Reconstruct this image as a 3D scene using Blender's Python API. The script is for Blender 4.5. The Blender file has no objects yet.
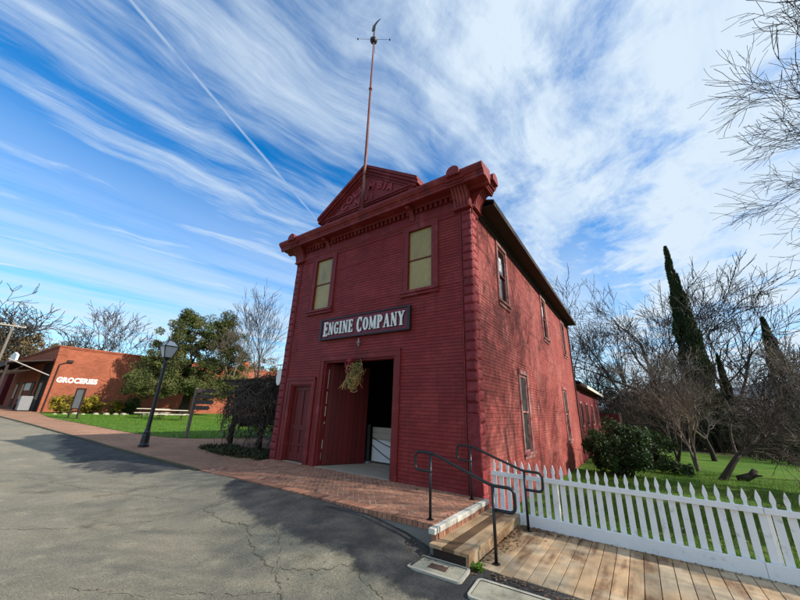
import bpy, math, random
from mathutils import Vector, Matrix, noise as mnoise
R_ = math.radians
PI = math.pi
rnd = random.Random(7)
scene = bpy.context.scene
COL = scene.collection

# ------------------------------------------------------------------ camera
CAM = Vector((2.612, -6.521, 1.5))
YAW, PITCH, ROLL = 0.618660741, 0.326074260, 0.0358509195
FPX = 323.4716
ca, sa, cp, sp, cr, sr = math.cos(YAW), math.sin(YAW), math.cos(PITCH), math.sin(PITCH), math.cos(ROLL), math.sin(ROLL)
Bm = Matrix(((1, 0, 0), (0, 0, -1), (0, 1, 0)))
Rz = Matrix(((ca, -sa, 0), (sa, ca, 0), (0, 0, 1)))
Rx = Matrix(((1, 0, 0), (0, cp, sp), (0, -sp, cp)))
Rr = Matrix(((cr, -sr, 0), (sr, cr, 0), (0, 0, 1)))
RC = Rr @ Rx @ Bm @ Rz.transposed()
cam = bpy.data.cameras.new('camera')
cam.sensor_width = 36.0
cam.lens = FPX / 800 * 36
cam.clip_start = 0.05
cam.clip_end = 6000
camo = bpy.data.objects.new('camera', cam)
COL.objects.link(camo)
wm = Matrix((RC[0], -RC[1], -RC[2])).transposed().to_4x4()
wm.translation = CAM
camo.matrix_world = wm
scene.camera = camo

def at(px, py, D):
    d = RC.transposed() @ Vector(((px - 400) / FPX, (py - 300) / FPX, 1))
    d = d / math.hypot(d.x, d.y)
    return CAM + d * D

# ------------------------------------------------------------------ terrain
BX = [-400, -60, -40, -32, -24, -18, -13, -7, -3, 0]
BZ = [.5, .35, .25, .18, .08, -.03, -.12, -.15, -.15, -.3]
RY = [-5, 0, 3, 8, 13, 30, 60, 200]
RZ = [-.42, -.42, -.48, -.6, -.72, -.8, -.9, -1.2]
def interp(x, xs, ys):
    if x <= xs[0]: return ys[0]
    for i in range(1, len(xs)):
        if x <= xs[i]:
            t = (x - xs[i-1]) / (xs[i] - xs[i-1])
            return ys[i-1] + t * (ys[i] - ys[i-1])
    return ys[-1]
def sstep(a, b, x):
    t = max(0, min(1, (x - a) / (b - a)))
    return t * t * (3 - 2 * t)
def gz(x, y):
    l = interp(x, BX, BZ)
    r = interp(y, RY, RZ)
    t = sstep(-6.5, -.5, x)
    return l * (1 - t) + r * t
KERB = [(-400, -14), (-60, -4.2), (-32.3, -2.91), (-20.95, -2.33), (-14.7, -1.98), (-10.07, -1.86), (-7.2, -1.76)]
PLAZA = [(-7.2, -1.76, -.155), (-6.4, -1.82, -.14), (-4.6, -1.93, -.05), (-3, -1.97, -.02), (-1.2, -1.97, 0), (.05, -1.9, 0)]
def kerb_y(x): return interp(x, [p[0] for p in KERB], [p[1] for p in KERB])
def plaza_y(x): return interp(x, [p[0] for p in PLAZA], [p[1] for p in PLAZA])
def plaza_z(x): return interp(x, [p[0] for p in PLAZA], [p[2] for p in PLAZA])
def road_edge_y(x): return kerb_y(x) if x < -7.2 else plaza_y(min(x, .05))
def road_z(x, y):
    if x < -7.2: ez = gz(x, 0) - .035
    else: ez = interp(x, [-7.2, -4.6, -3, -2, -1.1, -.4, .1], [-.19, -.075, -.045, -.04, -.06, -.17, -.31])
    c = interp(x, [-400, -60, -40, -24, -16, -9, -3], [.4, .28, .18, .0, -.2, -.36, -.44])
    d = road_edge_y(x) - y
    t = sstep(0, 2.0, d)
    return ez * (1 - t) + c * t

# ------------------------------------------------------------------ mesh builder
class MB:
    def __init__(s): s.v = []; s.f = []; s.t = []; s.m = []
    def poly(s, pts, tone=0, m=0):
        n = len(s.v); s.v += [tuple(p) for p in pts]; s.f.append(tuple(range(n, n + len(pts)))); s.t.append(tone); s.m.append(m)
    def add(s, vs, fs, tone=0, m=0):
        n = len(s.v); s.v += [tuple(p) for p in vs]
        for f in fs: s.f.append(tuple(i + n for i in f)); s.t.append(tone); s.m.append(m)
    def box(s, x0, y0, z0, x1, y1, z1, tone=0, M=None, m=0):
        vs = [(x, y, z) for z in (z0, z1) for y in (y0, y1) for x in (x0, x1)]
        if M is not None: vs = [M @ Vector(p) for p in vs]
        s.add(vs, [(0, 2, 3, 1), (4, 5, 7, 6), (0, 1, 5, 4), (2, 6, 7, 3), (0, 4, 6, 2), (1, 3, 7, 5)], tone, m)
    def prism(s, pts, fn, d0, d1, tone=0):      # pts: list of 2-D (ccw); fn(u,v,d)->xyz
        n = len(pts)
        vs = [fn(u, v, d0) for u, v in pts] + [fn(u, v, d1) for u, v in pts]
        fs = [tuple(range(n - 1, -1, -1)), tuple(range(n, 2 * n))] + [(i, (i + 1) % n, n + (i + 1) % n, n + i) for i in range(n)]
        s.add(vs, fs, tone)
    def tube(s, pts, r, n=8, cap=True, tone=0):
        pts = [Vector(p) for p in pts]
        rs = r if isinstance(r, (list, tuple)) else [r] * len(pts)
        base = len(s.v); up = None
        for i, p in enumerate(pts):
            d = (pts[min(i + 1, len(pts) - 1)] - pts[max(i - 1, 0)])
            if d.length < 1e-9: d = Vector((0, 0, 1))
            d.normalize()
            if up is None:
                up = Vector((0, 0, 1)) if abs(d.z) < .9 else Vector((1, 0, 0))
            a = d.cross(up)
            if a.length < 1e-6: a = d.orthogonal()
            a.normalize(); b = a.cross(d); up = b
            for k in range(n):
                q = 2 * PI * k / n
                s.v.append(tuple(p + a * (math.cos(q) * rs[i]) + b * (math.sin(q) * rs[i])))
        for i in range(len(pts) - 1):
            for k in range(n):
                k2 = (k + 1) % n
                s.f.append((base + i * n + k, base + i * n + k2, base + (i + 1) * n + k2, base + (i + 1) * n + k)); s.t.append(tone); s.m.append(0)
        if cap:
            s.f.append(tuple(base + k for k in range(n))[::-1]); s.t.append(tone); s.m.append(0)
            e = base + (len(pts) - 1) * n
            s.f.append(tuple(e + k for k in range(n))); s.t.append(tone); s.m.append(0)
    def lathe(s, prof, c, n=16, tone=0):        # prof: (r,z)
        base = len(s.v)
        for r, z in prof:
            for k in range(n):
                q = 2 * PI * (k + .5) / n
                s.v.append((c[0] + r * math.cos(q), c[1] + r * math.sin(q), c[2] + z))
        for i in range(len(prof) - 1):
            for k in range(n):
                k2 = (k + 1) % n
                s.f.append((base + i * n + k, base + i * n + k2, base + (i + 1) * n + k2, base + (i + 1) * n + k)); s.t.append(tone); s.m.append(0)
        s.f.append(tuple(base + k for k in range(n))[::-1]); s.t.append(tone); s.m.append(0)
        e = base + (len(prof) - 1) * n
        s.f.append(tuple(e + k for k in range(n))); s.t.append(tone); s.m.append(0)
    def mesh(s, name, mats, org=(0, 0, 0), smooth=False):
        me = bpy.data.meshes.new(name)
        o = Vector(org)
        me.from_pydata([tuple(Vector(p) - o) for p in s.v], [], s.f)
        if any(s.t):
            a = me.attributes.new('tone', 'FLOAT', 'FACE'); a.data.foreach_set('value', s.t)
        for m in (mats if isinstance(mats, (list, tuple)) else [mats]): me.materials.append(m)
        if any(s.m): me.polygons.foreach_set('material_index', s.m)
        if smooth: me.polygons.foreach_set('use_smooth', [True] * len(s.f))
        me.update()
        return me
    def build(s, name, mats, parent=None, smooth=False, fix=True, loc=None, bevel=0):
        if parent is not None: org = world_of(parent)
        elif loc is not None: org = Vector(loc)
        else: org = Vector((0, 0, 0))
        me = s.mesh(name, mats, org, smooth)
        if fix:
            import bmesh
            bm = bmesh.new(); bm.from_mesh(me); bmesh.ops.recalc_face_normals(bm, faces=bm.faces); bm.to_mesh(me); bm.free()
        o = bpy.data.objects.new(name, me); COL.objects.link(o)
        if parent is not None: o.parent = parent
        elif loc is not None: o.location = loc
        if bevel:
            b = o.modifiers.new('bevel', 'BEVEL'); b.width = bevel; b.segments = 2; b.limit_method = 'ANGLE'; b.angle_limit = R_(40)
        return o
def world_of(o):
    w = Vector((0, 0, 0))
    while o is not None: w += o.location; o = o.parent
    return w
def thing(name, loc, label, cat, group=None):
    o = bpy.data.objects.new(name, None); COL.objects.link(o); o.location = loc; o.empty_display_size = .2
    return tag(o, label, cat, group)
def tag(o, label, cat, group=None):
    o['label'] = label; o['category'] = cat
    if group: o['group'] = group
    return o
def struct(o): o['kind'] = 'structure'; return o
def stuff(o, label=None, cat=None):
    o['kind'] = 'stuff'
    if label: o['label'] = label
    if cat: o['category'] = cat
    return o
def kids(o): return [c for c in bpy.data.objects if c.parent == o]
def copy_tree(o, loc=None, rz=None, parent=None):
    c = o.copy(); COL.objects.link(c)
    if parent is not None: c.parent = parent
    if loc is not None: c.location = loc
    if rz is not None: c.rotation_euler = (0, 0, rz)
    for ch in kids(o): copy_tree(ch, parent=c)
    return c

# ------------------------------------------------------------------ materials
class NT:
    def __init__(s, nt): s.nt = nt; s.n = nt.nodes; s.l = nt.links
    def new(s, t, **k):
        n = s.n.new(t)
        for a, b in k.items(): setattr(n, a, b)
        return n
    def link(s, a, b): s.l.new(a, b)
    def val(s, sock, v):
        if isinstance(v, bpy.types.NodeSocket): s.link(v, sock)
        elif v is not None: sock.default_value = v
    def math(s, op, a, b=None, c=None, clamp=False):
        n = s.new('ShaderNodeMath', operation=op); n.use_clamp = clamp
        s.val(n.inputs[0], a); s.val(n.inputs[1], b); s.val(n.inputs[2], c)
        return n.outputs[0]
    def vmul(s, v, xyz):
        n = s.new('ShaderNodeVectorMath', operation='MULTIPLY'); s.link(v, n.inputs[0]); n.inputs[1].default_value = xyz; return n.outputs[0]
    def noise(s, v, scale, detail=4, rough=.55, dist=0):
        n = s.new('ShaderNodeTexNoise'); s.link(v, n.inputs['Vector']); n.inputs['Scale'].default_value = scale
        n.inputs['Detail'].default_value = detail; n.inputs['Roughness'].default_value = rough; n.inputs['Distortion'].default_value = dist
        return n.outputs['Fac']
    def ss(s, x, a, b, lo=0., hi=1.):
        n = s.new('ShaderNodeMapRange', interpolation_type='SMOOTHSTEP'); s.val(n.inputs[0], x)
        n.inputs[1].default_value = a; n.inputs[2].default_value = b; n.inputs[3].default_value = lo; n.inputs[4].default_value = hi
        return n.outputs[0]
    def mix(s, f, a, b, mode='MIX'):
        n = s.new('ShaderNodeMix', data_type='RGBA', blend_type=mode)
        s.val(n.inputs[0], f); s.val(n.inputs[6], a if isinstance(a, bpy.types.NodeSocket) else (*a, 1)); s.val(n.inputs[7], b if isinstance(b, bpy.types.NodeSocket) else (*b, 1))
        return n.outputs[2]
    def scale(s, c, f):
        n = s.new('ShaderNodeVectorMath', operation='SCALE'); s.val(n.inputs[0], c if isinstance(c, bpy.types.NodeSocket) else tuple(c)); s.val(n.inputs[3], f); return n.outputs[0]
def newmat(name):
    m = bpy.data.materials.new(name); m.use_nodes = True
    t = NT(m.node_tree); b = m.node_tree.nodes['Principled BSDF']
    return m, t, b
def mat(name, col, rough=.65, var=.12, scale=3., stretch=(1, 1, 1), bump=.0, bscale=60., spec=.3, metal=0., second=None, sscale=1.5, slo=.5, shi=.65, trans=0., streak=None):
    m, t, b = newmat(name)
    g = t.new('ShaderNodeNewGeometry'); P = g.outputs['Position']
    v = t.vmul(P, stretch)
    n1 = t.noise(v, scale, 6, .6)
    n2 = t.noise(v, scale * 9, 3, .6)
    f = t.math('ADD', t.math('MULTIPLY', t.math('SUBTRACT', n1, .5), 3.2 * var), t.math('MULTIPLY', t.math('SUBTRACT', n2, .5), 2.0 * var))
    at_ = t.new('ShaderNodeAttribute', attribute_name='tone')
    f = t.math('ADD', t.math('ADD', f, at_.outputs['Fac']), 1.0)
    f = t.math('MAXIMUM', f, .1)
    c = col
    if second:
        k = t.ss(t.noise(v, sscale, 8, .62), slo, shi); c = t.mix(k, col, second)
    if streak:
        k = t.ss(t.noise(t.vmul(P, streak[1]), streak[2], 6, .6), streak[3], streak[4]); c = t.mix(k, c, streak[0])
    c = t.scale(c, f)
    t.link(c, b.inputs['Base Color'])
    r = t.math('ADD', t.math('MULTIPLY', t.math('SUBTRACT', n2, .5), .25), rough, clamp=True)
    t.link(r, b.inputs['Roughness'])
    b.inputs['Specular IOR Level'].default_value = spec
    b.inputs['Metallic'].default_value = metal
    if bump:
        bn = t.new('ShaderNodeBump'); bn.inputs['Strength'].default_value = 1; bn.inputs['Distance'].default_value = bump
        t.link(t.noise(v, bscale, 5, .65), bn.inputs['Height']); t.link(bn.outputs[0], b.inputs['Normal'])
    if trans:
        b.inputs['Transmission Weight'].default_value = 0
        tr = t.new('ShaderNodeBsdfTranslucent'); t.link(c, tr.inputs[0])
        mx = t.new('ShaderNodeMixShader'); mx.inputs[0].default_value = trans
        t.link(b.outputs[0], mx.inputs[1]); t.link(tr.outputs[0], mx.inputs[2])
        t.link(mx.outputs[0], m.node_tree.nodes['Material Output'].inputs[0])
    return m
def glassmat(name, col, rough=.06, var=.0):
    m, t, b = newmat(name)
    g = t.new('ShaderNodeNewGeometry')
    n = t.noise(g.outputs['Position'], 2.2, 3, .5)
    c = t.scale(col, t.math('ADD', t.math('MULTIPLY', t.math('SUBTRACT', n, .5), var), 1.0))
    t.link(c, b.inputs['Base Color']); b.inputs['Roughness'].default_value = rough; b.inputs['Specular IOR Level'].default_value = .6
    bn = t.new('ShaderNodeBump'); bn.inputs['Strength'].default_value = .3; bn.inputs['Distance'].default_value = .01
    t.link(t.noise(g.outputs['Position'], 3, 2, .5), bn.inputs['Height']); t.link(bn.outputs[0], b.inputs['Normal'])
    return m

RED = (.225, .022, .032)
M = {}
def tinbrick(name, col, second, streakc, rough, sthr):
    # pressed metal sheets stamped with a brick pattern
    m, t, b = newmat(name)
    g = t.new('ShaderNodeNewGeometry'); P = g.outputs['Position']; sp_ = t.new('ShaderNodeSeparateXYZ'); t.link(P, sp_.inputs[0])
    cb = t.new('ShaderNodeCombineXYZ'); t.link(t.math('ADD', sp_.outputs[0], sp_.outputs[1]), cb.inputs[0]); t.link(sp_.outputs[2], cb.inputs[1])
    br = t.new('ShaderNodeTexBrick'); t.link(cb.outputs[0], br.inputs['Vector']); br.inputs['Scale'].default_value = 1; br.inputs['Brick Width'].default_value = .205; br.inputs['Row Height'].default_value = .078
    br.inputs['Mortar Size'].default_value = .005; br.inputs['Mortar Smooth'].default_value = .6; br.inputs['Color1'].default_value = (.86, .86, .86, 1); br.inputs['Color2'].default_value = (1.12, 1.12, 1.12, 1); br.inputs['Mortar'].default_value = (.88, .86, .86, 1)
    n1 = t.noise(P, 1.4, 7, .62); n2 = t.noise(P, 22, 4, .6)
    c = t.mix(t.ss(t.noise(P, .8, 8, .65), .42, .70), col, second)
    c = t.mix(t.ss(t.noise(t.vmul(P, (3.4, 3.4, .22)), 1.7, 7, .62), sthr, sthr+.22), c, streakc)
    c = t.mix(t.ss(t.noise(P, 9, 6, .7), .62, .72), c, second)
    c = t.mix(t.ss(t.noise(P, 4.5, 8, .72), .70, .745), c, (second[0]*1.15, second[1]*2.2, second[2]*2.0))
    at_ = t.new('ShaderNodeAttribute', attribute_name='tone')
    f = t.math('ADD', t.math('ADD', t.math('MULTIPLY', n1, .5), t.math('MULTIPLY', n2, .3)), t.math('ADD', at_.outputs['Fac'], .6))
    c = t.mix(1.0, t.scale(c, f), br.outputs['Color'], 'MULTIPLY')
    t.link(c, b.inputs['Base Color']); b.inputs['Specular IOR Level'].default_value = .25
    t.link(t.math('ADD', t.math('MULTIPLY', n2, .3), rough - .15), b.inputs['Roughness'])
    bn = t.new('ShaderNodeBump'); bn.inputs['Distance'].default_value = .004; bn.inputs['Strength'].default_value = 1
    hgt = t.math('ADD', t.math('MULTIPLY', br.outputs['Fac'], -1.0), t.math('ADD', t.math('MULTIPLY', n2, .5), t.math('MULTIPLY', t.noise(P, 5, 3, .5), 1.6)))
    t.link(hgt, bn.inputs['Height']); t.link(bn.outputs[0], b.inputs['Normal'])
    return m
M['siding'] = tinbrick('red stamped metal siding in shade tone', (.192, .020, .0195), (.25, .036, .033), (.135, .0145, .015), .6, .56)  # front red is darkened to carry the shade on the facade
M['sidingside'] = tinbrick('faded stamped metal siding in sunlit tone', (.265, .056, .048), (.335, .10, .082), (.185, .034, .032), .72, .58)  # lighter copy for the sunlit side wall, with its fading mixed in
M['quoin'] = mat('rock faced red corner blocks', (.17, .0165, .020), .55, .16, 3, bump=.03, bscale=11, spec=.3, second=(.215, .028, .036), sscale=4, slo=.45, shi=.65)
M['quoinside'] = mat('faded rock faced corner blocks in sunlit tone', (.29, .045, .05), .65, .16, 3, bump=.03, bscale=11, spec=.25, second=(.36, .085, .08), sscale=4, slo=.45, shi=.65)  # lighter copy of the front blocks: sunlit side plus fading
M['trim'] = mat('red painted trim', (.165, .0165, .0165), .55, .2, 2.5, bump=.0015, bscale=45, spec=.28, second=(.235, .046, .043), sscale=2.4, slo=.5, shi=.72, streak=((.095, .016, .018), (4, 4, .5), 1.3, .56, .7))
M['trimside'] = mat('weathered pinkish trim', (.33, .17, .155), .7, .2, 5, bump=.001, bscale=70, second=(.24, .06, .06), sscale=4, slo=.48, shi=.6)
M['doorred'] = mat('dark red door paint', (.115, .013, .013), .5, .15, 2.5, (4, 4, .5), bump=.001, bscale=40)
M['sign_red'] = mat('sign field paint', (.16, .025, .045), .55, .1, 4)
M['black'] = mat('black paint', (.012, .011, .012), .4, .2, 8, bump=.0006, bscale=80, spec=.45)
M['darkwood'] = mat('dark brown wood', (.03, .016, .013), .7, .2, 5, (1, 1, 4), bump=.001)
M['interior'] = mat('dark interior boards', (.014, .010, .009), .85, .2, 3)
M['white'] = mat('white paint', (.74, .74, .72), .55, .05, 6, bump=.0008, bscale=60, second=(.55, .55, .52), sscale=5, slo=.55, shi=.75)
M['fencewhite'] = mat('weathered white fence paint', (.74, .74, .73), .6, .05, 5, bump=.0012, bscale=50, second=(.5, .49, .45), sscale=7, slo=.56, shi=.72)
M['roof'] = mat('dark roof shingles', (.02, .018, .018), .85, .25, 8, bump=.004, bscale=20)
M['olive'] = mat('olive yellow window blind', (.33, .245, .075), .2, .2, 1.5, (1, 1, .6), spec=.5, second=(.22, .18, .065), sscale=1.6, bump=.002, bscale=6)
M['pane'] = glassmat('dark window glass', (.012, .013, .015))
M['sky_reflection'] = mat('painted sky reflection', (.55, .57, .6), .5, .06, 5)  # pale tone for the sky reflection painted on the upper side panes
M['screen'] = mat('dark window screen', (.022, .024, .022), .6, .2, 6, second=(.05, .05, .045), sscale=3)
M['brick'] = mat('brick paver', (.32, .152, .098), .85, .18, 7, bump=.0022, bscale=55, second=(.41, .255, .17), sscale=4, slo=.5, shi=.75)
M['mortar'] = mat('sandy mortar', (.56, .44, .32), .95, .15, 12, bump=.002, bscale=90)
M['stonewhite'] = mat('white painted kerb stone', (.56, .53, .46), .75, .14, 9, bump=.004, bscale=30, second=(.34, .30, .24), sscale=8, slo=.55, shi=.7)
M['concrete'] = mat('pale concrete', (.36, .335, .25), .85, .15, 9, bump=.003, bscale=60, second=(.24, .21, .14), sscale=6, slo=.5, shi=.7)
M['boxrim'] = mat('worn concrete rim', (.44, .41, .33), .85, .15, 9, bump=.003, bscale=50, second=(.3, .27, .2), sscale=6, slo=.5, shi=.7)
M['concreted'] = mat('grey concrete', (.2, .19, .17), .9, .2, 6, bump=.003, bscale=40)
M['rust'] = mat('rusty iron lid', (.085, .05, .038), .75, .2, 20, bump=.002, bscale=90)
M['deck'] = mat('worn wooden planks', (.40, .27, .155), .85, .17, 3.0, (5, .7, 1), bump=.003, bscale=30, second=(.19, .105, .055), sscale=1.25, slo=.48, shi=.66, streak=((.44, .345, .23), (1, 1, 1), 1.5, .46, .62))
M['deckdark'] = mat('dark anti-slip strip', (.135, .075, .04), .85, .12, 5, (5, .7, 1), bump=.001)
M['floor'] = mat('grey worn floorboards', (.33, .28, .22), .8, .15, 4, (1, 5, 1), bump=.001)
M['handrail'] = mat('black handrail enamel', (.012, .012, .014), .32, .15, 12, spec=.5)
M['lampblack'] = mat('black cast iron', (.011, .012, .016), .38, .2, 12, spec=.5)
M['lampglass'] = mat('frosted lamp glass', (.46, .51, .56), .15, .06, 6, spec=.5)
M['greywood'] = mat('grey weathered wood', (.14, .12, .10), .85, .18, 5, (1, 1, 4), bump=.002)
M['tablewood'] = mat('pale picnic table boards', (.58, .52, .40), .8, .12, 5, bump=.001)
M['straw'] = mat('dry straw', (.42, .31, .12), .75, .28, 20)
M['husk'] = mat('orange dried husks', (.42, .20, .07), .75, .25, 20)
M['strawg'] = mat('green dried stalks', (.16, .17, .06), .75, .25, 20)
M['ribbon'] = mat('dark red ribbon', (.22, .012, .02), .55, .15, 10)
M['bark'] = mat('grey brown bark', (.10, .082, .068), .9, .25, 5, bump=.004, bscale=25)
M['twigs'] = mat('bare grey twigs', (.085, .066, .053), .9, .2, 3)
M['twigsp'] = mat('pale bare twigs', (.19, .15, .115), .9, .2, 3)
M['darkbark'] = mat('dark mossy bark', (.035, .028, .023), .9, .25, 5, bump=.004, bscale=25, second=(.04, .05, .02), sscale=3)
M['oakleaf'] = mat('olive evergreen leaves', (.085, .108, .030), .62, .25, 1.1, spec=.25, second=(.155, .15, .055), sscale=.55, slo=.45, shi=.65, trans=.28)
M['cypress'] = mat('dark cypress foliage', (.026, .042, .014), .7, .25, 1.5, second=(.05, .055, .02), sscale=.9, trans=.12)
M['bush'] = mat('glossy dark green leaves', (.036, .066, .02), .6, .25, 3, spec=.25, second=(.065, .105, .032), sscale=1.5, trans=.15)
M['yellow'] = mat('yellow green leaves', (.26, .20, .02), .6, .25, 2, second=(.10, .12, .02), sscale=1.2, trans=.25)
M['tanleaf'] = mat('tan autumn foliage', (.18, .125, .055), .7, .25, .4, second=(.09, .09, .03), sscale=.12, trans=.2)
M['darktwig'] = mat('dark brown twigs', (.048, .036, .030), .9, .2, 3)
M['brush'] = mat('brown winter brush', (.062, .052, .036), .9, .25, .5, second=(.030, .036, .017), sscale=.2, slo=.45, shi=.6)
M['vine'] = mat('dark bare vine stems', (.055, .043, .034), .9, .25, 5, second=(.105, .085, .07), sscale=5)
M['ivy'] = mat('dark ground ivy', (.034, .044, .016), .7, .3, 4, second=(.10, .07, .04), sscale=5, trans=.1)
M['litter'] = mat('dead brown leaves', (.16, .095, .055), .85, .35, 25, second=(.30, .20, .13), sscale=18, trans=.1)
M['redrear'] = mat('faded red boards', (.13, .018, .022), .8, .2, 3, (6, 6, .5), bump=.002)
M['cabinet'] = mat('white enamel greyed for shade', (.19, .195, .205), .5, .1, 4)  # white enamel, greyed to carry the partial shade it stands in
M['noticegrey'] = mat('dull grey notice panel', (.13, .135, .14), .5, .15, 4)
M['grill'] = mat('grey metal', (.3, .3, .3), .5, .1, 8)
M['plasterwhite'] = mat('white sheet', (.62, .62, .63), .8, .06, 5)
M['beam'] = mat('old painted beam', (.035, .045, .04), .7, .2, 5)
M['panelwood'] = mat('pale bare plank', (.36, .31, .26), .8, .15, 5, (1, 1, 6))
M['greyroof'] = mat('grey shingle roof', (.2, .2, .21), .85, .15, 3)
M['kerbdirt'] = mat('mossy dirt edging', (.085, .078, .045), .95, .25, 6, bump=.006, bscale=30)
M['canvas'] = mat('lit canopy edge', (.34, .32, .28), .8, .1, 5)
M['gold'] = mat('dark weathervane metal', (.012, .014, .016), .45, .2, 12, spec=.4)
M['grassblade'] = mat('grass blades', (.075, .17, .012), .6, .3, 1.5, second=(.12, .19, .02), sscale=.8, trans=.3)

def brickwall(name, c1, c2, mort, sc, dirs='yz'):
    m, t, b = newmat(name)
    g = t.new('ShaderNodeNewGeometry'); sep = t.new('ShaderNodeSeparateXYZ'); t.link(g.outputs['Position'], sep.inputs[0])
    cmb = t.new('ShaderNodeCombineXYZ')
    ix = {'x': 0, 'y': 1, 'z': 2}
    t.link(sep.outputs[ix[dirs[0]]], cmb.inputs[0]); t.link(sep.outputs[ix[dirs[1]]], cmb.inputs[1])
    br = t.new('ShaderNodeTexBrick'); t.link(cmb.outputs[0], br.inputs['Vector'])
    br.inputs['Color1'].default_value = (*c1, 1); br.inputs['Color2'].default_value = (*c2, 1); br.inputs['Mortar'].default_value = (*mort, 1)
    br.inputs['Scale'].default_value = sc; br.inputs['Mortar Size'].default_value = .012; br.inputs['Brick Width'].default_value = .5; br.inputs['Row Height'].default_value = .17; br.inputs['Bias'].default_value = -.1
    n = t.noise(g.outputs['Position'], .6, 8, .65); n2 = t.noise(g.outputs['Position'], 14, 4, .6)
    f = t.math('ADD', t.math('MULTIPLY', n, 1.1), t.math('MULTIPLY', n2, .6)); f = t.math('ADD', f, .15)
    t.link(t.scale(br.outputs['Color'], f), b.inputs['Base Color']); b.inputs['Roughness'].default_value = .9; b.inputs['Specular IOR Level'].default_value = .15
    bn = t.new('ShaderNodeBump'); bn.inputs['Distance'].default_value = .006; t.link(t.math('ADD', br.outputs['Fac'], t.math('MULTIPLY', n2, -.8)), bn.inputs['Height']); bn.invert = True
    t.link(bn.outputs[0], b.inputs['Normal'])
    return m
M['storebrick'] = brickwall('orange store brick', (.335, .092, .048), (.24, .062, .034), (.30, .18, .12), 2.0, 'yz')
M['storebrickf'] = brickwall('orange store brick front', (.335, .092, .048), (.24, .062, .034), (.30, .18, .12), 2.0, 'xz')
M['walkbrick'] = brickwall('brick sidewalk', (.35, .195, .12), (.28, .145, .095), (.30, .21, .15), 2.4, 'xy')

# road
m, t, b = newmat('worn asphalt road'); M['road'] = m
g = t.new('ShaderNodeNewGeometry'); P = g.outputs['Position']
big = t.noise(P, .35, 6, .6); mid = t.noise(P, 2.5, 6, .65); fin = t.noise(P, 60, 4, .75); vo = t.new('ShaderNodeTexVoronoi'); t.link(P, vo.inputs['Vector']); vo.inputs['Scale'].default_value = 95
agg = t.ss(vo.outputs['Distance'], .0, .75, 1.35, .75)
base = t.mix(t.ss(big, .38, .62), (.245, .218, .158), (.20, .182, .14))
base = t.mix(t.ss(mid, .5, .75), base, (.30, .27, .195))
base = t.mix(t.ss(t.noise(P, 1.1, 7, .6), .6, .72), base, (.15, .13, .09))
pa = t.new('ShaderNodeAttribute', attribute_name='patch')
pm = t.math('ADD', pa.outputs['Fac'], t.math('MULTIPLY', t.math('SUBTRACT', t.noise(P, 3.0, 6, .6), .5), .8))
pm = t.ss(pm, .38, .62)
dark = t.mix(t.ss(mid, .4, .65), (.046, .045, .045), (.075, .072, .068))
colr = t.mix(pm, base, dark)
f = t.math('MULTIPLY', agg, t.math('ADD', t.math('MULTIPLY', fin, .9), .55))
f = t.math('MULTIPLY', f, t.ss(vo.outputs['Color'], .0, 1., .8, 1.2))
t.link(t.scale(colr, f), b.inputs['Base Color']); b.inputs['Roughness'].default_value = .88; b.inputs['Specular IOR Level'].default_value = .25
bn = t.new('ShaderNodeBump'); bn.inputs['Distance'].default_value = .006
t.link(t.math('ADD', fin, t.math('MULTIPLY', vo.outputs['Distance'], -.6)), bn.inputs['Height']); t.link(bn.outputs[0], b.inputs['Normal'])

# lawn
m, t, b = newmat('lawn grass'); M['lawn'] = m
g = t.new('ShaderNodeNewGeometry'); P = g.outputs['Position']
c = t.mix(t.ss(t.noise(P, .5, 6, .65), .35, .65), (.062, .15, .010), (.105, .19, .018))
c = t.mix(t.ss(t.noise(P, 1.3, 8, .7), .54, .72), c, (.16, .14, .05))
c = t.mix(t.ss(t.noise(P, .9, 8, .7), .60, .68), c, (.11, .085, .045))
f = t.math('ADD', t.math('MULTIPLY', t.noise(P, 30, 5, .75), 1.3), .35)
t.link(t.scale(c, f), b.inputs['Base Color']); b.inputs['Roughness'].default_value = .8; b.inputs['Specular IOR Level'].default_value = .2
bn = t.new('ShaderNodeBump'); bn.inputs['Distance'].default_value = .04; t.link(t.noise(P, 40, 5, .8), bn.inputs['Height']); t.link(bn.outputs[0], b.inputs['Normal'])
M['earth'] = mat('leafy winter ground', (.12, .095, .05), .95, .25, 1.2, bump=.02, bscale=25, second=(.075, .095, .025), sscale=.25, slo=.42, shi=.6)
M['hillm'] = mat('wooded hillside', (.095, .085, .062), .95, .3, .06, bump=.6, bscale=.25, second=(.05, .062, .035), sscale=.03)
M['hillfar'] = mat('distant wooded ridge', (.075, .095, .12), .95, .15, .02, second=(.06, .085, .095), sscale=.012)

# ------------------------------------------------------------------ world, sun
SAZ, SEL = R_(14), R_(31)          # sun stands towards +x, 14 degrees behind the facade
sdir = Vector((math.cos(SEL) * math.cos(SAZ), math.cos(SEL) * math.sin(SAZ), math.sin(SEL)))
w = bpy.data.worlds.new('World'); scene.world = w; w.use_nodes = True
t = NT(w.node_tree); bg = w.node_tree.nodes['Background']
sky = t.new('ShaderNodeTexSky', sky_type='NISHITA'); sky.sun_disc = False
sky.sun_elevation = SEL; sky.sun_rotation = math.atan2(sdir.x, sdir.y); sky.altitude = 600; sky.air_density = 1.0; sky.dust_density = .25; sky.ozone_density = 3.0
tc = t.new('ShaderNodeTexCoord'); D = tc.outputs['Generated']
sep = t.new('ShaderNodeSeparateXYZ'); t.link(D, sep.inputs[0])
dz = t.math('MAXIMUM', sep.outputs[2], .03)
U = t.math('DIVIDE', sep.outputs[0], dz); V = t.math('DIVIDE', sep.outputs[1], dz)
cmb = t.new('ShaderNodeCombineXYZ'); t.link(U, cmb.inputs[0]); t.link(V, cmb.inputs[1]); UV = cmb.outputs[0]
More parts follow.
